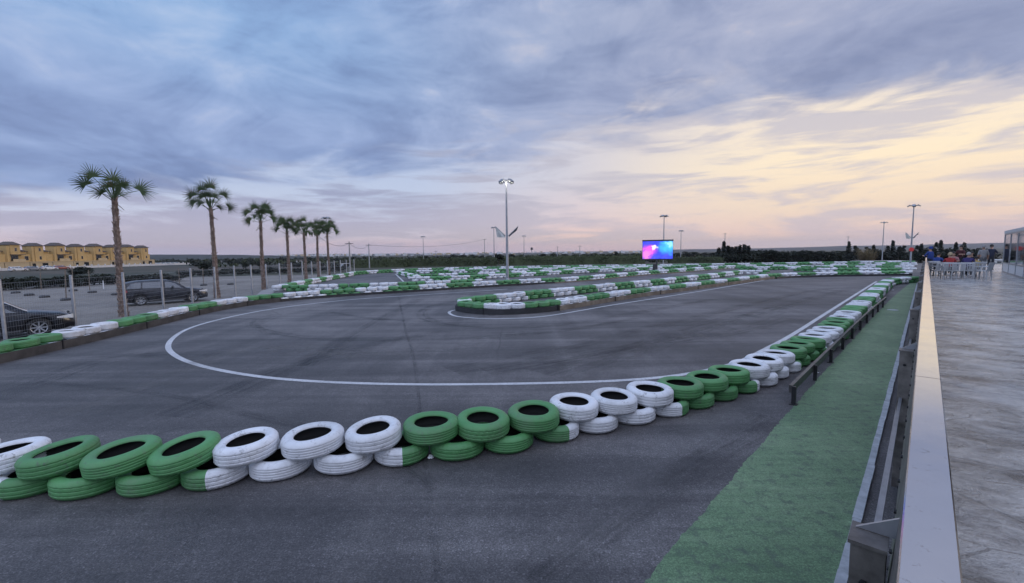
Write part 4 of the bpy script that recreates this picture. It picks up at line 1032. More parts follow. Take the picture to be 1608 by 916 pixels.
# ------------------------------------------------------------------ other trees, hedges, bushes
def leafcloud(mb, ells, n, size, rg, mi=0):
    for _ in range(n):
        c, r = ells[rg.randrange(len(ells))]
        v = Vector((rg.gauss(0, 1), rg.gauss(0, 1), rg.gauss(0, 1))).normalized() * (rg.random() ** .45)
        p = Vector((c[0] + v.x * r[0], c[1] + v.y * r[1], c[2] + v.z * r[2])); s = size * rg.uniform(.6, 1.4)
        a = Vector((rg.gauss(0, 1), rg.gauss(0, 1), rg.gauss(0, 1))).normalized(); b = a.cross(Vector((rg.gauss(0, 1), rg.gauss(0, 1), rg.gauss(0, 1)))).normalized()
        mb.add([p - a * s - b * s * .6, p + a * s - b * s * .4, p + a * s * .8 + b * s * .6, p - a * s * .7 + b * s * .5], [(0, 1, 2, 3)], mi)
protos = {}
def tree_mesh(kind, v):
    if (kind, v) in protos: return protos[(kind, v)]
    rg = random.Random(hash(kind) % 97 * 0 + v * 31 + len(kind)); mb = MB()
    if kind == 'cypress':
        ells = [((0, 0, .15 + .1 * k), (.13 * (1.15 - .1 * k) * rg.uniform(.9, 1.1), .13 * (1.15 - .1 * k), .12)) for k in range(9)]; leafcloud(mb, ells, 620, .026, rg); mt = M['cypress']
    elif kind == 'pine':
        ells = [((rg.uniform(-.1, .1), rg.uniform(-.1, .1), .25 + .085 * k), (.30 * (1.1 - .11 * k), .30 * (1.1 - .11 * k), .07)) for k in range(9)]; leafcloud(mb, ells, 650, .03, rg); mt = M['cypress']
    elif kind == 'reed':
        for _ in range(260):
            a = rg.random() * 6.28; q = rg.random() ** .5 * .25; b = Vector((math.cos(a) * q, math.sin(a) * q, 0)); t = b * 2.1 + Vector((rg.uniform(-.1, .1), rg.uniform(-.1, .1), rg.uniform(.6, 1.0))); mb.add([b + Vector((-.012, 0, 0)), b + Vector((.012, 0, 0)), t + Vector((.01, 0, 0)), t], [(0, 1, 2, 3)])
        leafcloud(mb, [((0, 0, .6), (.42, .42, .35))], 220, .03, rg); mt = M['dryleaf']
    else:
        ells = []
        for k in range(9):
            a = k * 2.4; q = .26 * (k / 9) ** .5; ells.append(((math.cos(a) * q, math.sin(a) * q, .42 + .42 * rg.random() * (1 - q)), (rg.uniform(.16, .26), rg.uniform(.16, .26), rg.uniform(.12, .2))))
        if kind == 'belt': ells = ells + [((c[0] * 1.1, c[1] * 1.1, c[2] * .55 - .08), (r[0], r[1], r[2] * 1.3)) for c, r in ells]
        if kind == 'bush': ells = [((c[0] * 1.2, c[1] * 1.2, c[2] * .8 - .05), (r[0], r[1], r[2] * 1.5)) for c, r in ells]
        leafcloud(mb, ells, 900 if kind != 'belt' else 1500, .042, rg); mt = M['darkleaf'] if kind != 'green' else M['hedge']
    me = mb.mesh('crown', mt); t = MB(); hh = .95 if kind in ('cypress', 'pine') else .55
    if kind in ('reed', 'bush'): tm = None
    else:
        t.tube([(0, 0, -.02), (.01, 0, hh * .5), (0, .01, hh)], [.028, .02, .006], 6)
        if kind in ('round', 'green'):
            for k in range(4):
                a = k * 1.7; t.tube([(0, 0, .28), (math.cos(a) * .12, math.sin(a) * .12, .45), (math.cos(a) * .22, math.sin(a) * .22, .62)], [.014, .009, .004], 5)
        tm = t.mesh('trunk', M['trunk'])
    protos[(kind, v)] = (me, tm); return protos[(kind, v)]
trg = random.Random(21)
def tree(px, dep, ytop, wpx, kind, label, group, nm=None):
    hy = 406.8 - px * .01222; p = D(px, hy, dep); top = D(px, ytop, dep).z; p.z = hland(p.x, p.y) - .05
    h = max(.5, top - p.z); w = wpx / FPX * dep
    if kind in ('cypress',): base_w = .30
    elif kind == 'pine': base_w = .6
    else: base_w = .85
    e = empty(nm or ('bush' if kind in ('bush', 'reed') else 'tree'), p, trg.random() * 6.28); e.scale = (w / base_w, w / base_w, h)
    me, tm = tree_mesh(kind, trg.randrange(3))
    o = bpy.data.objects.new('crown', me); col.objects.link(o); o.parent = e
    if tm: o = bpy.data.objects.new('trunk', tm); col.objects.link(o); o.parent = e
    tag(e, label, 'bush' if kind in ('bush', 'reed') else 'tree', group); return e
for i, (px, yt) in enumerate(((1129, 390), (1136.5, 380.5), (1143, 387), (1149, 389), (1156, 388), (1162, 386), (1169, 385), (1175, 387))):
    tree(px, 135 + i % 3, yt, 18 if i != 1 else 15, 'cypress', 'dark cypress in the tight clump right of the bright screen' if i != 1 else 'tallest dark cypress of the clump right of the bright screen', 'cypress clump', 'cypress_tree')
for i in range(13):
    px = 1186 + i * 11.5
    tree(px, 140 + trg.uniform(0, 8), 391.5 + trg.uniform(-2.0, 2), 27, 'belt', 'dark broad tree in the dense belt between the cypress clump and the reeds', 'dark tree belt')
for i, (px, yt, k) in enumerate(((1333, 381, 'cypress'), (1342, 386, 'pine'), (1361, 388, 'pine'), (1372, 386, 'cypress'), (1380, 388, 'round'), (1394, 387, 'cypress'), (1402, 379, 'cypress'), (1411, 387, 'pine'), (1420, 386, 'pine'), (1437, 386, 'pine'), (1447, 384, 'cypress'), (1457, 386, 'round'), (1467, 381, 'pine'), (1477, 379, 'cypress'), (1489, 386, 'round'), (1501, 382, 'cypress'), (1514, 381, 'pine'), (1527, 389, 'round'), (1540, 386, 'round'))):
    tree(px, 128 + trg.uniform(0, 10), yt, {'cypress': 13, 'pine': 20, 'round': 30}[k], k, {'cypress': 'slim dark cypress in the tree line behind the right hand tyre rows', 'pine': 'pointed dark conifer in the tree line behind the right hand tyre rows', 'round': 'rounded dark tree in the tree line behind the right hand tyre rows'}[k], 'tree line at the right', {'cypress': 'cypress_tree', 'pine': 'conifer_tree'}.get(k))
for px in [1130, 1142, 1154, 1166, 1178] + list(range(1345, 1560, 17)): tree(px, 132, (389.8 if px > 1200 else 394) + trg.uniform(-1.5, 1.5), 34 if px > 1200 else 26, 'bush', 'dark dense bush filling the foot of the dark cypresses and conifers', 'bushes under the cypresses and conifers')
tree(1362, 112, 389, 26, 'reed', 'yellowish dry reed clump beside a floodlight post', None)
tree(783, 118, 396.5, 24, 'round', 'large dark round tree just left of the lit floodlight post', None)
tree(968, 220, 392.8, 9, 'round', 'small round tree standing above the far tree line left of the screen', None)
for i, px in enumerate([668, 690, 712, 728, 742, 756, 803, 818, 834, 852, 868, 886, 902, 918, 932, 946, 958, 980, 994, 1004, 1062, 1078, 1092, 1106, 1120]):
    tree(px, trg.uniform(210, 300), 399.8 - (px - 660) * .011 + trg.uniform(-1.8, 1.8), trg.uniform(11, 19), 'round', 'dark distant tree beyond the orchard hedges', 'distant trees beyond the orchard')
for i, (px, dp, yt, w) in enumerate(((321, 105, 408, 22), (128, 78, 414, 26), (118, 74, 420, 22), (384, 150, 406.5, 10), (408, 160, 406, 11), (466, 140, 410, 18), (545, 120, 412, 14), (640, 180, 405, 12))):
    tree(px, dp, yt, w, 'bush', ['dark round bush beside the trunk of the second palm', 'tall dark bush before the yellow houses', 'lower dark bush before the yellow houses', 'small dark bush left of the third palm on the far field', 'small dark bush right behind the third palm on the far field', 'dark bush between the fourth and fifth palms', 'dark bush by the end of the wire fence', 'dark bush left of the far floodlight posts'][i], None)
for i in range(15):
    px = 2 + i * 19; tree(px, 41 + i * .8 + trg.uniform(-1, 1), 428 + trg.uniform(-2, 5) - i * .2, 34, 'bush', 'low dark green scrub bush on the bank behind the parking ground', 'scrub along the parking ground')
for i in range(12):
    px = 290 + i * 22; tree(px, 62 + i * 1.5, 421 + trg.uniform(-2, 3) - i * .7, 26, 'bush', 'low olive scrub bush beyond the fence between the palms', 'scrub beyond the palms')
# orchard hedges
def hedge(px0, px1, dep, h, w, label):
    a = D(px0, 407 - px0 * .0122, dep); b = D(px1, 407 - px1 * .0122, dep); n = int((b - a).length); rg = random.Random(int(px0)); mb = MB()
    c0 = (a + b) / 2; c0.z = hland(c0.x, c0.y)
    for i in range(n):
        t = (i + .5) / n; p = a.lerp(b, t); z = hland(p.x, p.y); hh = h * rg.uniform(.78, 1.12)
        leafcloud(mb, [((p.x, p.y + rg.uniform(-.3, .3), z + hh * .5), (.95, w, hh * .55))], 120, .14, rg)
    cs = [(a.lerp(b, i / 30), rg.uniform(.7, .85)) for i in range(31)]; vs = []
    for p, k in cs:
        z = hland(p.x, p.y); vs += [(p.x, p.y - w * .5, z), (p.x, p.y - w * .4, z + h * k), (p.x, p.y + w * .4, z + h * k), (p.x, p.y + w * .5, z)]
    mb.add(vs, [(4 * i + j, 4 * i + j + 1, 4 * i + j + 5, 4 * i + j + 4) for i in range(30) for j in range(3)])
    o = mb.build('hedge', M['hedge'], None, c0, norm=False); tag(o, label, 'hedge', None)
hedge(552, 640, 100, 2.3, 1.0, 'green orchard hedge from the fence end to the far floodlights')
hedge(640, 780, 104, 2.3, 1.0, 'green orchard hedge behind the infield, up to the large dark tree')
hedge(792, 905, 106, 2.5, 1.0, 'green orchard hedge right of the lit floodlight post')
hedge(905, 1012, 108, 2.5, 1.0, 'green orchard hedge ending behind the bright screen')
hedge(600, 790, 128, 2.4, 1.0, 'second green orchard row behind the first, left of the lit post')
hedge(800, 1010, 130, 2.4, 1.0, 'second green orchard row behind the first, right of the lit post')
hedge(1050, 1135, 118, 1.9, 1.0, 'dull scrubby hedge between the bright screen and the cypress clump')

# ------------------------------------------------------------------ houses
def house(y0, flip, label):
    base = Vector((-178, y0, hland(-178, y0 + 4))); e = empty('terraced_house', base); tag(e, label, 'house', 'yellow terraced houses')
    f = -1 if flip else 1; c = 4.07
    def Y(y): return y
    def bx(mb, x0, x1, ya, yb, z0, z1, mi=0): mb.box(((x0 + x1) / 2, (Y(ya) + Y(yb)) / 2, (z0 + z1) / 2), (x1 - x0, abs(yb - ya), z1 - z0), mi)
    tf = -.25 if flip else .35; ty0, ty1 = (4.5, 7.7) if flip else (3.9, 7.0); th = 8.9 if flip else 8.6
    mb = MB(); bx(mb, -9, 0, .02, 8.12, -.5, 5.6); bx(mb, tf - 4.6, tf, ty0, ty1, 5.6 if flip else 0, th); bx(mb, -1.2, .7, 2.5, 3.3, 0, 8.4); mb.build('wall', M['ochre'], e)
    mb = MB(); bx(mb, 0, 2.3, .1, 8.0, -.5, 2.7); bx(mb, -.1, 2.45, .0, 8.14, 2.7, 2.9); mb.build('ground_storey', M['cream'], e)
    def hip(name, x0, x1, ya, yb, z, h, o=.35):
        y_0, y_1 = sorted((Y(ya), Y(yb))); x0 -= o; x1 += o; y_0 -= o; y_1 += o; cx, cy = (x0 + x1) / 2, (y_0 + y_1) / 2; iy = (y_1 - y_0) * .18; ix = (x1 - x0) * .18
        m = MB(); m.add([(x0, y_0, z), (x1, y_0, z), (x1, y_1, z), (x0, y_1, z), (x0, y_0, z + .14), (x1, y_0, z + .14), (x1, y_1, z + .14), (x0, y_1, z + .14), (cx - ix, cy - iy, z + h), (cx + ix, cy - iy, z + h), (cx + ix, cy + iy, z + h), (cx - ix, cy + iy, z + h)],
              [(0, 3, 2, 1), (0, 1, 5, 4), (1, 2, 6, 5), (2, 3, 7, 6), (3, 0, 4, 7), (4, 5, 9, 8), (5, 6, 10, 9), (6, 7, 11, 10), (7, 4, 8, 11), (8, 9, 10, 11)]); return m.build(name, M['rooft'], e)
    hip('roof', tf - 4.6, tf, ty0, ty1, th, 1.25); hip('roof', -7, -1.0, .1, 2.2, 6.6, .8, .3)
    mb = MB(); bx(mb, -6.5, -1.3, .3, 2.1, 5.6, 6.6); mb.build('upper_room', M['ochre'], e)
    def win(x, ya, yb, z0, z1, fr=M['cream']):
        m = MB(); w = .09; bx(m, x, x + .05, ya - w, ya, z0 - w, z1 + w); bx(m, x, x + .05, yb, yb + w, z0 - w, z1 + w); bx(m, x, x + .05, ya, yb, z0 - w, z0); bx(m, x, x + .05, ya, yb, z1, z1 + w); o = m.build('window', fr, e)
        p = MB(); bx(p, x + .004, x + .02, ya, yb, z0, z1); p.build('pane', M['winpane'], o)
    win(tf, ty0 + 1.4, ty0 + 2.1, 6.7, 7.9)
    if flip: win(0, 4.2, 6.6, 3.3, 5.2)
    else: win(tf, ty0 + 1.5, ty0 + 2.2, 3.6, 4.8); win(0, .5, 1.8, 3.4, 4.9); win(2.3, 4.3, 6.4, .3, 2.3); win(2.3, .8, 2.0, .9, 2.2)
    if not flip: return
    m = MB(); bx(m, .0, 1.6, 3.5, 7.6, 2.9, 3.05); bx(m, 1.5, 1.6, 3.5, 7.6, 3.05, 3.9); bx(m, .0, 1.5, 7.5, 7.6, 3.05, 3.9); m.build('balcony', M['cream'], e)
    m = MB(); bx(m, -.2, 1.7, 3.4, 7.7, 5.35, 5.55); m.build('balcony_canopy', M['rooft'], e)
hl = ['first yellow house of the terrace, cut by the picture edge', 'second yellow house of the terrace from the left picture edge', 'third yellow house of the terrace from the left', 'fourth yellow house of the terrace from the left', 'fifth yellow house, midway along the terrace', 'sixth yellow house of the terrace, just left of the nearest palm', 'seventh yellow house of the terrace, by the nearest palm trunk', 'eighth yellow house of the terrace, just right of the nearest palm', 'next to last yellow house of the terrace', 'last yellow house at the far right end of the terrace']
for i in range(10): house(138.6 + i * 8.16, i % 2 == 0, hl[i])
gx = -172.0; base = Vector((gx, 180, hland(gx, 180))); e = empty('garden_wall', base); tag(e, 'low white garden wall with square piers before the yellow houses', 'wall')
mb = MB(); pm = MB()
y = 138
while y < 258:
    z = hland(gx, y + 1.5); mb.box((0, y + 1.5 - 180, z + .35 - base.z), (.2, 3, 1.0)); pb = MB(); pm.box((0, y - 180, z + .6 - base.z), (.4, .4, 1.6)); y += 3
mb.build('panel', M['wwall'], e); pm.build('pier', M['wwall'], e)
# far white and tiled buildings
def small_building(px, dep, wpx, hpx, wall, roofm, label, gable=True, ybase=None):
    hy = 406.8 - px * .01222; p = D(px, hy, dep); p.z = hland(p.x, p.y) - .1
    if ybase: p.z = D(px, ybase, dep).z
    w = wpx / FPX * dep; h = hpx / FPX * dep; e = empty('farm_building', p, -math.atan2(p.x, p.y) * .7 + .2); tag(e, label, 'building')
    mb = MB(); mb.box((0, 0, h / 2 - .4), (w, w * .6, h + .8)); mb.build('wall', wall, e)
    m = MB()
    if gable: a, b = w / 2 + .3, w * .3 + .3; m.add([(-a, -b, h), (a, -b, h), (a, b, h), (-a, b, h), (-a, 0, h + w * .16), (a, 0, h + w * .16)], [(0, 1, 5, 4), (2, 3, 4, 5), (0, 4, 3), (1, 2, 5), (0, 3, 2, 1)])
    else: m.box((0, 0, h + .1), (w + .3, w * .6 + .3, .22))
    m.build('roof', roofm, e)
    for k in (-.28, .05, .3):
        q = MB(); q.box((k * w, -w * .3 - .01, h * .5), (w * .12, .05, h * .4)); q.build('window', M['winpane'], e)
B_ = small_building
B_(541, 150, 13, 5, M['bluewall'], M['wwall'], 'pale blue low building behind the end of the wire fence', False)
B_(557, 158, 9, 5, M['wwall'], M['bluewall'], 'small white building right of the pale blue one', False)
B_(571, 210, 9, 3.5, M['wwall'], M['redroof'], 'tiny white farmhouse with red roof, left of the brighter one'); B_(588, 230, 8, 4, M['cream'], M['redroof'], 'cream farmhouse with red roof near the utility pole')
B_(693, 240, 8, 4, M['wwall'], M['rooft'], 'small white farmhouse left of the far floodlight posts'); B_(470, 260, 10, 4, M['wwall'], M['rooft'], 'pale farmhouse on the field behind the fourth palm')
B_(722, 300, 6, 4.5, M['wwall'], M['rooft'], 'narrow white house among distant trees left of the lit post'); B_(262, 240, 26, 4, M['bluewall'], M['dark'], 'long dark grey shed just right of the yellow houses', False)
B_(1545, 120, 44, 5.5, M['wwall'], M['wwall'], 'long white shed beyond the terrace, behind the standing people', False)
B_(1316, 420, 14, 5, M['wwall'], M['concrete'], 'far white shed above the dark tree belt', False)
B_(1385, 108, 66, 3.0, M['concrete'], M['concrete'], 'long low grey wall building behind the right hand tyre rows', False)
# far town, one mass of specks
mb = MB(); rg = random.Random(5)
for _ in range(260):
    px = rg.uniform(420, 1010); dep = rg.uniform(1500, 3200); hy = 406.8 - px * .01222; p = D(px, hy, dep); w = rg.uniform(5, 16); h = rg.uniform(3, 9); z = hland(p.x, p.y) + rg.uniform(0, dep * .0025)
    mb.box((p.x, p.y, z + h / 2), (w, w, h), rg.choice((0, 0, 1)))
tag(mb.build('far_town', [M['wwall'], M['cream']]), 'pale specks of a far town along the horizon', 'town', None, 'stuff')

# scattered far scrub, too many and too far to count
mb = MB(); rg = random.Random(11)
for _ in range(1500):
    px = rg.uniform(-60, 1320); dep = 175 * (5.2 ** rg.random()); hy = 406.8 - px * .01222; p = D(px, hy, dep)
    if px < 300 and dep < 280: continue
    z = hland(p.x, p.y); r = rg.uniform(1.0, 2.6); h = rg.uniform(.8, 2.6) * (1 + dep / 900)
    leafcloud(mb, [((p.x, p.y, z + h * .45), (r * rg.uniform(1, 2.4), r, h * .55))], 26, .42 + dep / 1500, rg, rg.choice((0, 0, 1)))
tag(mb.build('far_scrub', [M['darkleaf'], M['hedge']], norm=False), 'dark scrub scattered over the far fields', 'scrub', None, 'stuff')

# hills
def hill(px0, px1, dep, prof, label):
    mb = MB(); n = 60; rg = random.Random(int(px0) + 5); vs = []
    for i in range(n):
        u = i / (n - 1); px = px0 + (px1 - px0) * u; y = lerp_pts(prof, px) + rg.uniform(-.25, .25); c = D(px, y, dep)
        for q, f in ((.80, 0), (.92, .55), (1.0, 1), (1.12, .7), (1.3, 0)):
            z0 = -6.0; vs.append((c.x * q, c.y * q, z0 + (c.z - z0) * f))
    mb.add(vs, [(i * 5 + j, (i + 1) * 5 + j, (i + 1) * 5 + j + 1, i * 5 + j + 1) for i in range(n - 1) for j in range(4)], 0, True); tag(mb.build('hills', M['hill']), label, kind='structure')
hill(-500, 520, 1300, [(-500, 403), (100, 402), (250, 399.8), (360, 400.4), (450, 402), (520, 404)], 'dark wooded ridge at the left')
hill(380, 1150, 4200, [(380, 402), (500, 399.2), (650, 398.6), (800, 397.5), (900, 395.4), (1000, 394.2), (1080, 391.8), (1150, 391)], 'low blue ridge on the horizon')
hill(1000, 2300, 3800, [(1000, 394), (1080, 391.5), (1140, 391), (1200, 390), (1260, 388.3), (1340, 386), (1420, 385.5), (1500, 383), (1570, 381.5), (1800, 379), (2300, 385)], 'long blue grey hill at the right')

# ------------------------------------------------------------------ utility poles and cables
poles = []
for px, yt, dep, lb in ((549, 379.5, 66, 'pale utility pole at the far end of the wire fence'), (579.5, 383, 95, 'thin utility pole right of the fence end'), (684.5, 394, 150, 'short utility pole left of the far floodlight posts'), (761, 375, 150, 'utility pole left of the flags'), (875.5, 387, 170, 'thin utility pole right of the small floodlight post'), (910.5, 385.5, 150, 'thin utility pole between the small floodlight post and the screen'), (835, 390, 160, 'slim mast with a box on top, right of the small floodlight post'), (1138, 366, 160, 'thin mast behind the cypress clump'), (1331, 371, 170, 'thin mast behind the right tree line')):
    hy = 406.8 - px * .01222; p = D(px, hy, dep); p.z = hland(p.x, p.y); H = D(px, yt, dep).z - p.z
    e = empty('utility_pole', p); tag(e, lb, 'utility pole', 'utility poles')
    mb = MB(); mb.tube([(0, 0, 0), (0, 0, H)], [.14, .08], 8); mb.build('pole', M['concrete'] if px < 560 else M['pole'], e)
    mb = MB(); mb.bar((-.6, 0, H - .3), (.6, 0, H - .3), .08, .08); mb.build('crossarm', M['dsteel'], e)
    if px == 835: mb = MB(); mb.box((0, 0, H - .2), (.7, .5, .9)); mb.build('box', M['dark'], e)
    poles.append(p + Vector((0, 0, H - .25)))
def cable(a, b, sag, label):
    mb = MB(); pts = [a.lerp(b, i / 14) + Vector((0, 0, -sag * 4 * (i / 14) * (1 - i / 14))) for i in range(15)]; mb.tube(pts, .022, 4); tag(mb.build('overhead_cable', M['black'], None, a), label, 'cable', 'overhead cables')
cable(D(500, 371, 50), poles[0], .7, 'overhead cable from the palms to the pale utility pole'); cable(poles[0], poles[1], .8, 'overhead cable between the two utility poles at the fence end'); cable(poles[1], poles[3], 1.2, 'overhead cable crossing the sky from the thin pole towards the flags')

# ------------------------------------------------------------------ things in the parking ground
for i, (px, y) in enumerate(((25, 461), (46, 464.5), (70, 467.5), (104, 472), (115, 457.5), (145, 460), (182, 463.5), (128, 449), (320, 449), (362, 447.5))):
    p = P(px, y, -.25); o = bpy.data.objects.new('ground_tyre', TM[(i % 3, 'w')]) if False else None
    mb = MB(); mb.lathe([(.2, .02), (.21, .16), (.27, .2), (.33, .16), (.35, .08), (.33, .0)], 20, 0)
    o = mb.build('ground_tyre', M['belt'], None, None); o.location = p; o.scale = (.85, .85, .8); o.rotation_euler = (0, 0, i)
    tag(o, 'old black tyre lying flat on the gravel of the parking ground', 'tyre', 'old tyres on the gravel')
for i, (px, y, yt) in enumerate(((104, 471, 424), (115, 457, 420), (141, 456, 424), (65, 455, 428), (320, 449, 421), (282, 446, 421), (5, 455, 433))):
    p = P(px, y, -.25); top = D(px - 2, yt, p.y); o = MB(); o.tube([p, top], .035, 6); s = o.build('wooden_stake', M['timber'], None, p); tag(s, ['wooden stake standing in the nearest old tyre on the gravel', 'wooden stake left of the white notice board', 'wooden stake beside the white notice board', 'wooden stake before the scrub, left of the first fence palm', 'wooden stake in front of the second palm, leaning slightly', 'wooden stake above the roof of the dark estate car', 'wooden stake by the left picture edge'][i], 'stake', 'stakes in the parking ground')
p = P(163, 456, -.25); e = empty('notice_board', p, -.75); tag(e, 'small white notice board standing on the gravel', 'sign')
mb = MB(); mb.box((0, 0, .48), (.36, .03, .72)); mb.build('panel', M['wplast'], e); mb = MB(); mb.box((-.14, .03, .3), (.03, .03, .62)); mb.box((.14, .03, .3), (.03, .03, .62)); mb.build('legs', M['galv'], e)
p = P(1402, 487, .004); mb = MB(); mb.lathe([(0, .012), (.17, .012), (.19, .004), (.19, 0)], 24, 0); o = mb.build('round_cover', M['mortar']); o.location = p; tag(o, 'round pale cover lying on the green walkway', 'cover')
for (px, y, s, lb) in ((677, 719, .07, 'crumpled white paper scrap between two lower tyres of the front barrier'), (722, 721, .035, 'tiny white paper scrap in front of a green lower tyre'), (1285, 586, .05, 'small white scrap on the walkway by the guard rail'), (1402, 456, .1, 'white scrap at the far end of the walkway')):
    p = P(px, y, .004); mb = MB(); rg = random.Random(px); n = 5; vs = [(s * (i / 4 - .5) * 1.4, s * (j / 4 - .5), abs(rg.gauss(0, s * .25)) + .002) for i in range(n) for j in range(n)]
    mb.add(vs, [(i * n + j, (i + 1) * n + j, (i + 1) * n + j + 1, i * n + j + 1) for i in range(n - 1) for j in range(n - 1)]); o = mb.build('paper_scrap', M['wplast']); o.location = p; o.rotation_euler = (0, 0, px); tag(o, lb, 'litter')

# ------------------------------------------------------------------ people, chairs and tables on the terrace
TZ = .95
def chair_proto():
    e = empty('plastic_chair', (0, 0, 0)); W_ = simple('greyed_white_plastic', (.50, .50, .51), .5, 0, .1)
    mb = MB(); mb.box((0, 0, .42), (.46, .46, .03)); mb.box((0, -.225, .40), (.44, .02, .06)); mb.build('seat', W_, e)
    mb = MB()
    for k in range(5): mb.bar((-.17 + .085 * k, .21, .44), (-.18 + .09 * k, .31, .80), .058, .018)
    mb.bar((-.24, .315, .82), (.24, .315, .82), .02, .09); mb.bar((-.225, .21, .43), (-.245, .315, .84), .04, .03); mb.bar((.225, .21, .43), (.245, .315, .84), .04, .03); mb.build('backrest', W_, e)
    for s in (-1, 1):
        mb = MB(); mb.tube([(s * .255, -.2, .43), (s * .275, -.2, .63), (s * .275, .0, .65), (s * .25, .27, .64)], .026, 6); mb.build('armrest', W_, e)
        for t in (-1, 1): mb = MB(); mb.tube([(s * .22, t * .2, .42), (s * .25, t * .24, 0)], [.032, .022], 6); mb.build('leg', W_, e)
    return e
cp = chair_proto(); clabs = ['white plastic chair nearest the railing', 'white plastic chair second from the railing, under the blue jacket', 'white plastic chair behind the red jacket', 'white plastic chair in the middle of the front row', 'white plastic chair behind the purple jacket', 'white plastic chair behind the child in yellow', 'white plastic chair farthest from the railing, turned sideways']
chairs = [(1465, 433, .05), (1473, 437, .5), (1491, 437.5, .0), (1503, 438, .1), (1519, 438, -.1), (1532, 436, .4), (1543, 438.5, 1.2)]
for i, (px, y, dr) in enumerate(chairs):
    p = P(px, y, TZ); o = cp if i == 0 else copy_tree(cp); o.location = p; o.rotation_euler = (0, 0, math.pi - math.atan2(p.x, p.y) + dr)
    tag(o, clabs[i], 'chair', 'white chairs on the terrace')
for i, (px, y) in enumerate(((1483, 433.5), (1513, 434))):
    p = P(px, y, TZ) ; e = empty('terrace_table', p, -.75); tag(e, ['dark terrace table beside the blue jacket', 'dark terrace table between the purple jacket and the standing people'][i], 'table', 'terrace tables')
    mb = MB(); mb.box((0, 0, .72), (1.1, .75, .035)); mb.build('tabletop', M['concrete'], e)
    for a in (-1, 1):
        for b in (-1, 1): mb = MB(); mb.tube([(a * .42, b * .27, .70), (a * .48, b * .32, 0)], .03, 6); mb.build('leg', M['black'], e)

skinm = simple('skin', (.42, .25, .18), .55, 0, .08)
def cloth(n, c): return simple(n, c, .85, 0, .15, 6)
def person(loc, rz, sit, top, legs, hair, label, h=1.72, hood=False, arm=0):
    k = h / 1.72; V = []; E_ = []; Rd = []; lab = []
    def add(p, r, par, l):
        V.append(Vector(p) * k); Rd.append(r * k); lab.append(l); i = len(V) - 1
        if par is not None: E_.append((par, i))
        return i
    hz = .52 if sit else .93
    lean = .10 if sit else .02
    pel = add((0, 0, hz), .145, None, 1); wa = add((0, -.01 + lean * .3, hz + .20), .135, pel, 0); ch = add((0, lean * .6, hz + .40), .155, wa, 0); nk0 = add((0, lean * .8, hz + .53), .09, ch, 0)
    nk = add((0, lean, hz + .58), .055, nk0, 2); hd0 = add((0, lean + .015, hz + .655), .078, nk, 2); hd1 = add((0, lean + .005, hz + .73), .092, hd0, 2); hd2 = add((0, lean, hz + .785), .07, hd1, 2)
    nose = add((0, lean + .105, hz + .69), .014, hd1, 2)
    for s in (-1, 1):
        sh = add((s * .165, lean * .7, hz + .47), .075, ch, 0)
        if arm == 1: el = add((s * .27, .12, hz + .24), .05, sh, 0); wr_ = add((s * .15, .32, hz + .26), .036, el, 2)
        else: el = add((s * .24, -.02, hz + .20), .05, sh, 0); wr_ = add((s * .23, .14 if sit else .06, hz + (.08 if sit else -.04)), .036, el, 2)
        hnd = add(tuple(V[wr_] / k + (V[wr_] - V[el]) / k * .35), .032, wr_, 2)
        hp = add((s * .09, .01, hz - .05), .105, pel, 1)
        if sit: kn = add((s * .12, .42, hz - .02), .07, hp, 1); an = add((s * .12, .44, .10), .045, kn, 1); ft = add((s * .12, .56, .045), .04, an, 3)
        else: kn = add((s * .10, .03, .50), .068, hp, 1); an = add((s * .11, .0, .10), .045, kn, 1); ft = add((s * .12, .14, .045), .042, an, 3)
    me = bpy.data.meshes.new('sk'); me.from_pydata([tuple(v) for v in V], E_, []); o = bpy.data.objects.new('sk', me); col.objects.link(o)
    md = o.modifiers.new('s', 'SKIN'); 
    for i, sv in enumerate(me.skin_vertices[0].data): sv.radius = (Rd[i] * (1.25 if lab[i] == 0 and i in (wa, ch) else 1), Rd[i]); sv.use_root = (i == 0)
    o.modifiers.new('u', 'SUBSURF').levels = 2
    dg = bpy.context.evaluated_depsgraph_get(); m2 = bpy.data.meshes.new_from_object(o.evaluated_get(dg)); bpy.data.objects.remove(o)
    m2.materials.clear()
    for mt in (top, legs, skinm, M['black']): m2.materials.append(mt)
    seg = [(V[a], V[b], lab[b]) for a, b in E_]
    for f in m2.polygons:
        c = f.center; best = 9; l = 0
        for a, b, q in seg:
            ab = b - a; t = max(0, min(1, (c - a).dot(ab) / max(1e-9, ab.length_squared))); dd = (a + ab * t - c).length
            if dd < best: best = dd; l = q
        f.material_index = l; f.use_smooth = True
    m2.name = 'person'; e = bpy.data.objects.new('person', m2); col.objects.link(e); e.location = loc; e.rotation_euler = (0, 0, rz); tag(e, label, 'person')
    hc = V[hd1] + Vector((0, -.012, .012)) * k; hb = MB(); prof = []
    for i in range(9):
        a = math.pi * (i / 8) * .62; prof.append((math.sin(a) * .108 * k, math.cos(a) * .125 * k))
    hb.lathe(prof, 16, 0, True, tuple(hc - Vector((0, .012 * k, 0))), .95, 1.08); hb.v = [(x, y - max(0, (hc.z - z)) * .35, z) for x, y, z in hb.v]
    hb.build('hood' if hood else 'hair', top if hood else hair, e)
    return e
hairs = dict(dark=simple('dark_hair', (.015, .012, .01), .6), fair=simple('fair_hair', (.36, .27, .16), .6), grey=simple('grey_hair', (.28, .27, .26), .6))
jeans = cloth('dark_trousers', (.02, .022, .03))
def away(p): return -math.atan2(p.x, p.y)         # facing away from the camera
def seat_at(px, y, **k): 
    p = P(px, y, TZ); return p
def put(px, y, turn, sit, top, legs, hair, label, **k):
    p = P(px, y, TZ); person(p, away(p) + turn, sit, top, legs, hair, label, **k)
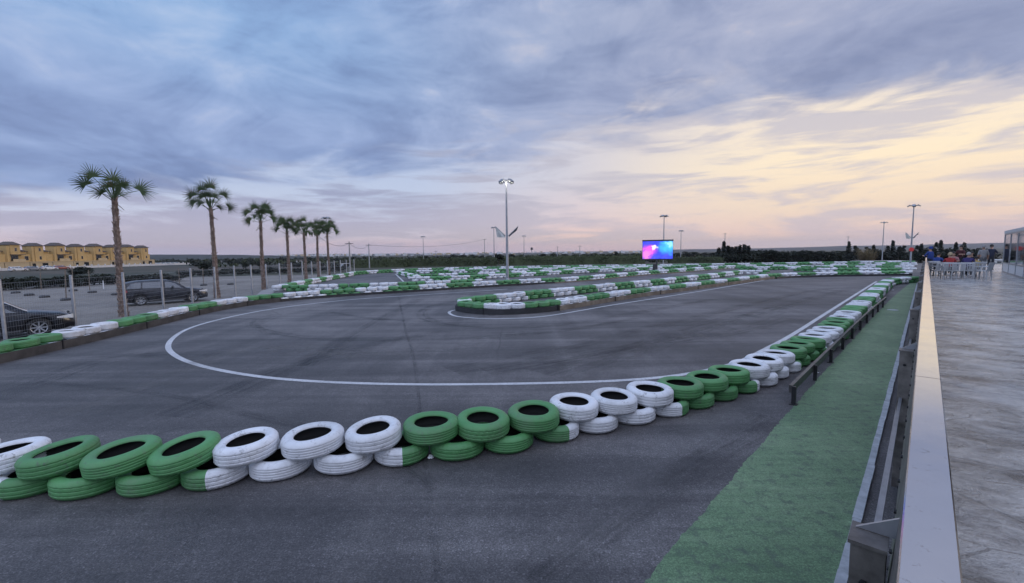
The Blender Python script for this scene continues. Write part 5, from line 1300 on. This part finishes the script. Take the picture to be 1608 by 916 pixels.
blue, red, purp, yel, gry, navy, burg, pink, blk = cloth('blue_jacket', (.018, .045, .20)), cloth('red_jacket', (.30, .025, .025)), cloth('purple_jacket', (.04, .03, .12)), cloth('yellow_top', (.55, .36, .04)), cloth('grey_coat', (.30, .29, .29)), cloth('navy_jacket', (.016, .020, .042)), cloth('burgundy_jacket', (.06, .012, .016)), cloth('pink_jacket', (.36, .17, .18)), cloth('black_jacket', (.012, .012, .014))
put(1459, 431, .9, False, blue, jeans, hairs['dark'], 'person in a bright blue hooded jacket leaning by the railing', hood=True, arm=1, h=1.66)
put(1470, 432, -.5, True, blue, jeans, hairs['dark'], 'seated person in a blue jacket just right of the hooded one', arm=1)
put(1490, 434.5, .1, True, red, jeans, hairs['fair'], 'seated person in a red jacket with fair hair', arm=1)
put(1518, 434.5, -.2, True, purp, jeans, hairs['grey'], 'seated person in a purple jacket with grey hair, back turned', arm=1)
put(1532, 433, .3, True, yel, jeans, hairs['dark'], 'child in a yellow top seated beside the purple jacket', h=1.4, arm=1)
put(1496, 429, 3.0, True, pink, jeans, hairs['dark'], 'seated person in a pale pink jacket facing the camera', arm=1)
put(1507, 428, 2.6, False, burg, jeans, hairs['dark'], 'standing person in a dark burgundy jacket behind the tables', arm=1)
put(1523, 428.5, 3.3, True, blk, jeans, hairs['dark'], 'seated person in black facing the camera behind the purple jacket', arm=1)
put(1542, 427.5, .2, False, gry, cloth('grey_trousers', (.16, .16, .17)), hairs['grey'], 'standing person in a light grey coat seen from behind')
put(1554.5, 424.6, -.3, False, navy, jeans, hairs['dark'], 'standing person in a navy jacket nearest the glass pavilion', arm=1, h=1.76)

# ------------------------------------------------------------------ air
hz, t = mat('thin_evening_haze'); pv = t.n('ShaderNodeVolumePrincipled'); pv.inputs['Color'].default_value = (.86, .86, .92, 1); pv.inputs['Density'].default_value = .00008; pv.inputs['Anisotropy'].default_value = .2
ho = t.n('ShaderNodeOutputMaterial'); t.t.links.new(pv.outputs[0], ho.inputs['Volume'])
mb = MB(); mb.box((0, 2000, 70), (15000, 15000, 180)); tag(mb.build('haze', hz), 'thin evening haze over the far land', 'haze', None, 'stuff')

# ------------------------------------------------------------------ sky, sun
SUN_AZ, SUN_EL = R(80), R(8)
w = bpy.data.worlds.new('World'); scene.world = w; w.use_nodes = True
class WT(NT): pass
t = WT(w)
g = t.n('ShaderNodeTexCoord').outputs['Generated']
sx = t.n('ShaderNodeSeparateXYZ', inp={0: g}); X, Y, Z = sx.outputs
Zp = t.math('MAXIMUM', Z, 0.0)
def sstep(v, a, b, lo=0.0, hi=1.0): return t.n('ShaderNodeMapRange', interpolation_type='SMOOTHSTEP', inp={0: v, 1: a, 2: b, 3: lo, 4: hi}).outputs[0]
den = t.math('ADD', Zp, .03)
px_ = t.math('DIVIDE', X, den); py_ = t.math('DIVIDE', Y, den)
pl = t.n('ShaderNodeCombineXYZ', inp={0: px_, 1: py_, 2: 0.0}).outputs[0]
lowv = t.n('ShaderNodeCombineXYZ', inp={0: t.math('MULTIPLY', X, 1.1), 1: t.math('MULTIPLY', Y, 1.1), 2: t.math('MULTIPLY', Z, 11.0)}).outputs[0]
# soft structure of the high deck, drawn out along the wind
dv = t.mapping(pl, (.60, .46, 1), (0, 0, R(35)), (3.1, 1.7, 0))
dw = t.mix(.35, dv, t.noise(dv, .8, 3, .5, 0, 1), 'ADD')
d1 = t.noise(dw, .9, 5, .46, .4); d2 = t.noise(t.mapping(pl, (.5, .16, 1), (0, 0, R(62)), (5, 2, 0)), 2.2, 4, .5, .6)
bv = t.mapping(g, (2.6, 2.6, 5.6), (0, R(-9), R(8)), (2.75, .9, 1.75))
d3 = t.noise(bv, 1.35, 7, .56, .7); d4 = t.noise(t.mapping(g, (5.5, 5.5, 15), (0, R(-12), 0), (.7, 3.1, 0)), 1.2, 6, .6, .8)
dk = t.math('ADD', t.math('ADD', t.math('MULTIPLY', d1, .24), t.math('MULTIPLY', d4, .20)), t.math('ADD', t.math('MULTIPLY', d2, .06), t.math('MULTIPLY', d3, .50)))
# edge of the deck across the sky
q = t.math('ADD', py_, t.math('MULTIPLY', t.math('MAXIMUM', t.math('ADD', px_, 1.6), 0.0), .60))
qn = t.math('ADD', q, t.math('MULTIPLY', t.math('SUBTRACT', t.noise(t.mapping(g, (3, 3, 11), (0, R(-6), 0), (1.1, 0, .7)), 1.6, 7, .58, .8), .5), 4.2))
deck = sstep(qn, 5.6, 4.1)
GLOW = R(50)
sd = (math.sin(GLOW) * math.cos(R(12)), math.cos(GLOW) * math.cos(R(12)), math.sin(R(12)))
dt = t.n('ShaderNodeVectorMath', operation='DOT_PRODUCT', inp={0: g, 1: sd}).outputs['Value']
near = sstep(dt, .72, .985); wide = sstep(dt, .30, .97)
lft = sstep(t.math('SUBTRACT', X, Y), -.35, .55, 1.0, 0.0)      # towards the left of the view
lft = sstep(X, .1, -.55)
deckc = t.ramp(dk, [(.40, (.140, .205, .395)), (.47, (.195, .280, .500)), (.54, (.270, .365, .600)), (.62, (.430, .500, .690))])
deckw = t.ramp(dk, [(.40, (.185, .230, .385)), (.48, (.265, .310, .470)), (.55, (.350, .385, .530)), (.63, (.560, .510, .555))])
deckl = t.ramp(dk, [(.40, (.165, .265, .500)), (.50, (.235, .380, .640)), (.62, (.380, .490, .700))])
deckc = t.mix(t.math('MULTIPLY', t.math('MULTIPLY', lft, sstep(Zp, .22, .42)), .9), deckc, deckl)
deckc = t.mix(wide, deckc, deckw)
# light under the deck with thin dark streaks
gap = t.ramp(Zp, [(0.0, (.50, .42, .52)), (.020, (.62, .46, .51)), (.040, (.54, .47, .56)), (.075, (.48, .51, .64)), (.12, (.42, .49, .65)), (.17, (.38, .46, .64)), (.30, (.34, .44, .66))])
gapw = t.ramp(Zp, [(0.0, (.66, .46, .42)), (.03, (.76, .53, .44)), (.08, (.80, .62, .45)), (.16, (.88, .72, .50)), (.26, (.76, .66, .56)), (.42, (.62, .57, .58))])
gapm = t.ramp(Zp, [(0.0, (.62, .43, .44)), (.03, (.78, .53, .46)), (.08, (.64, .52, .53)), (.16, (.54, .52, .58)), (.26, (.50, .50, .58))])
mid_ = sstep(dt, .45, .80)
gap = t.mix(mid_, gap, gapm); gap = t.mix(near, gap, gapw)
strk = t.ramp(Zp, [(0.0, (.44, .36, .45)), (.06, (.36, .34, .45)), (.12, (.25, .28, .43)), (.3, (.23, .28, .43))])
strkw = t.ramp(Zp, [(0.0, (.58, .43, .43)), (.06, (.52, .44, .47)), (.14, (.50, .46, .50)), (.3, (.45, .43, .49))])
strk = t.mix(wide, strk, strkw)
sn = t.math('ADD', t.math('MULTIPLY', t.noise(t.mapping(g, (2.6, 2.6, 17), (0, R(-3.5), 0), (4.2, .6, .35)), 1.15, 7, .57, .9), .72), t.math('MULTIPLY', t.noise(t.mapping(g, (5, 5, 46), (0, R(-2), 0)), 1.3, 6, .6, .7), .28))
cov = sstep(sn, .42, .555)
cov = t.math('MULTIPLY', cov, sstep(Zp, .0, .035, .55, 1.0))
low = t.mix(t.math('MULTIPLY', cov, t.math('SUBTRACT', .97, t.math('MULTIPLY', near, .12))), gap, strk)
sky = t.mix(t.math('MULTIPLY', deck, .97), low, deckc)
# unseen sky behind and high above the camera, brightened to light the scene
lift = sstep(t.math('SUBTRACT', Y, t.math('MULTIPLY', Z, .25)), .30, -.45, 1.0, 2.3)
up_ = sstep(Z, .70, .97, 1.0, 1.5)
bk = t.math('MULTIPLY', sstep(Y, .35, -.4), sstep(Zp, .02, .3))
sky = t.mix(t.math('MULTIPLY', bk, .6), sky, (.40, .40, .45))
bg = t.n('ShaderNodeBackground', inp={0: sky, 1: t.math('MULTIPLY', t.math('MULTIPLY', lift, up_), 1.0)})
ns = t.n('ShaderNodeTexSky', sky_type='NISHITA'); ns.sun_disc = False; ns.sun_elevation = SUN_EL; ns.sun_rotation = SUN_AZ; ns.dust_density = 2.0
nsc = t.mix(1.0, ns.outputs[0], (1.4, 1.4, 1.4), 'DARKEN')
bn = t.n('ShaderNodeBackground', inp={0: nsc, 1: t.math('SUBTRACT', .05, t.math('MULTIPLY', deck, .03))})
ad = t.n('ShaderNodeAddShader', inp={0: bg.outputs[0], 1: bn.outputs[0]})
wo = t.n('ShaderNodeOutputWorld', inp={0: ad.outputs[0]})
sl = bpy.data.lights.new('sun', 'SUN'); so = bpy.data.objects.new('sun', sl); col.objects.link(so)
sl.energy = .5; sl.angle = R(14); sl.color = (1.0, .80, .58)
sv = Vector((math.sin(SUN_AZ) * math.cos(SUN_EL), math.cos(SUN_AZ) * math.cos(SUN_EL), math.sin(SUN_EL)))
so.rotation_euler = sv.to_track_quat('Z', 'Y').to_euler(); so.location = (20, 20, 30)

scene.render.engine = 'CYCLES'
vs_ = scene.view_settings; scene.display_settings.display_device = 'sRGB'
vs_.view_transform = 'Standard'; vs_.look = 'None'; vs_.gamma = 1; vs_.exposure = .17; vs_.use_curve_mapping = False
c = scene.cycles; c.use_denoising = True; c.use_adaptive_sampling = False; c.max_bounces = 6; c.volume_bounces = 0; c.diffuse_bounces = 3; c.glossy_bounces = 3; c.transparent_max_bounces = 12; c.caustics_reflective = False; c.caustics_refractive = False
try: c.denoiser = 'OPENIMAGEDENOISE'
except Exception: pass
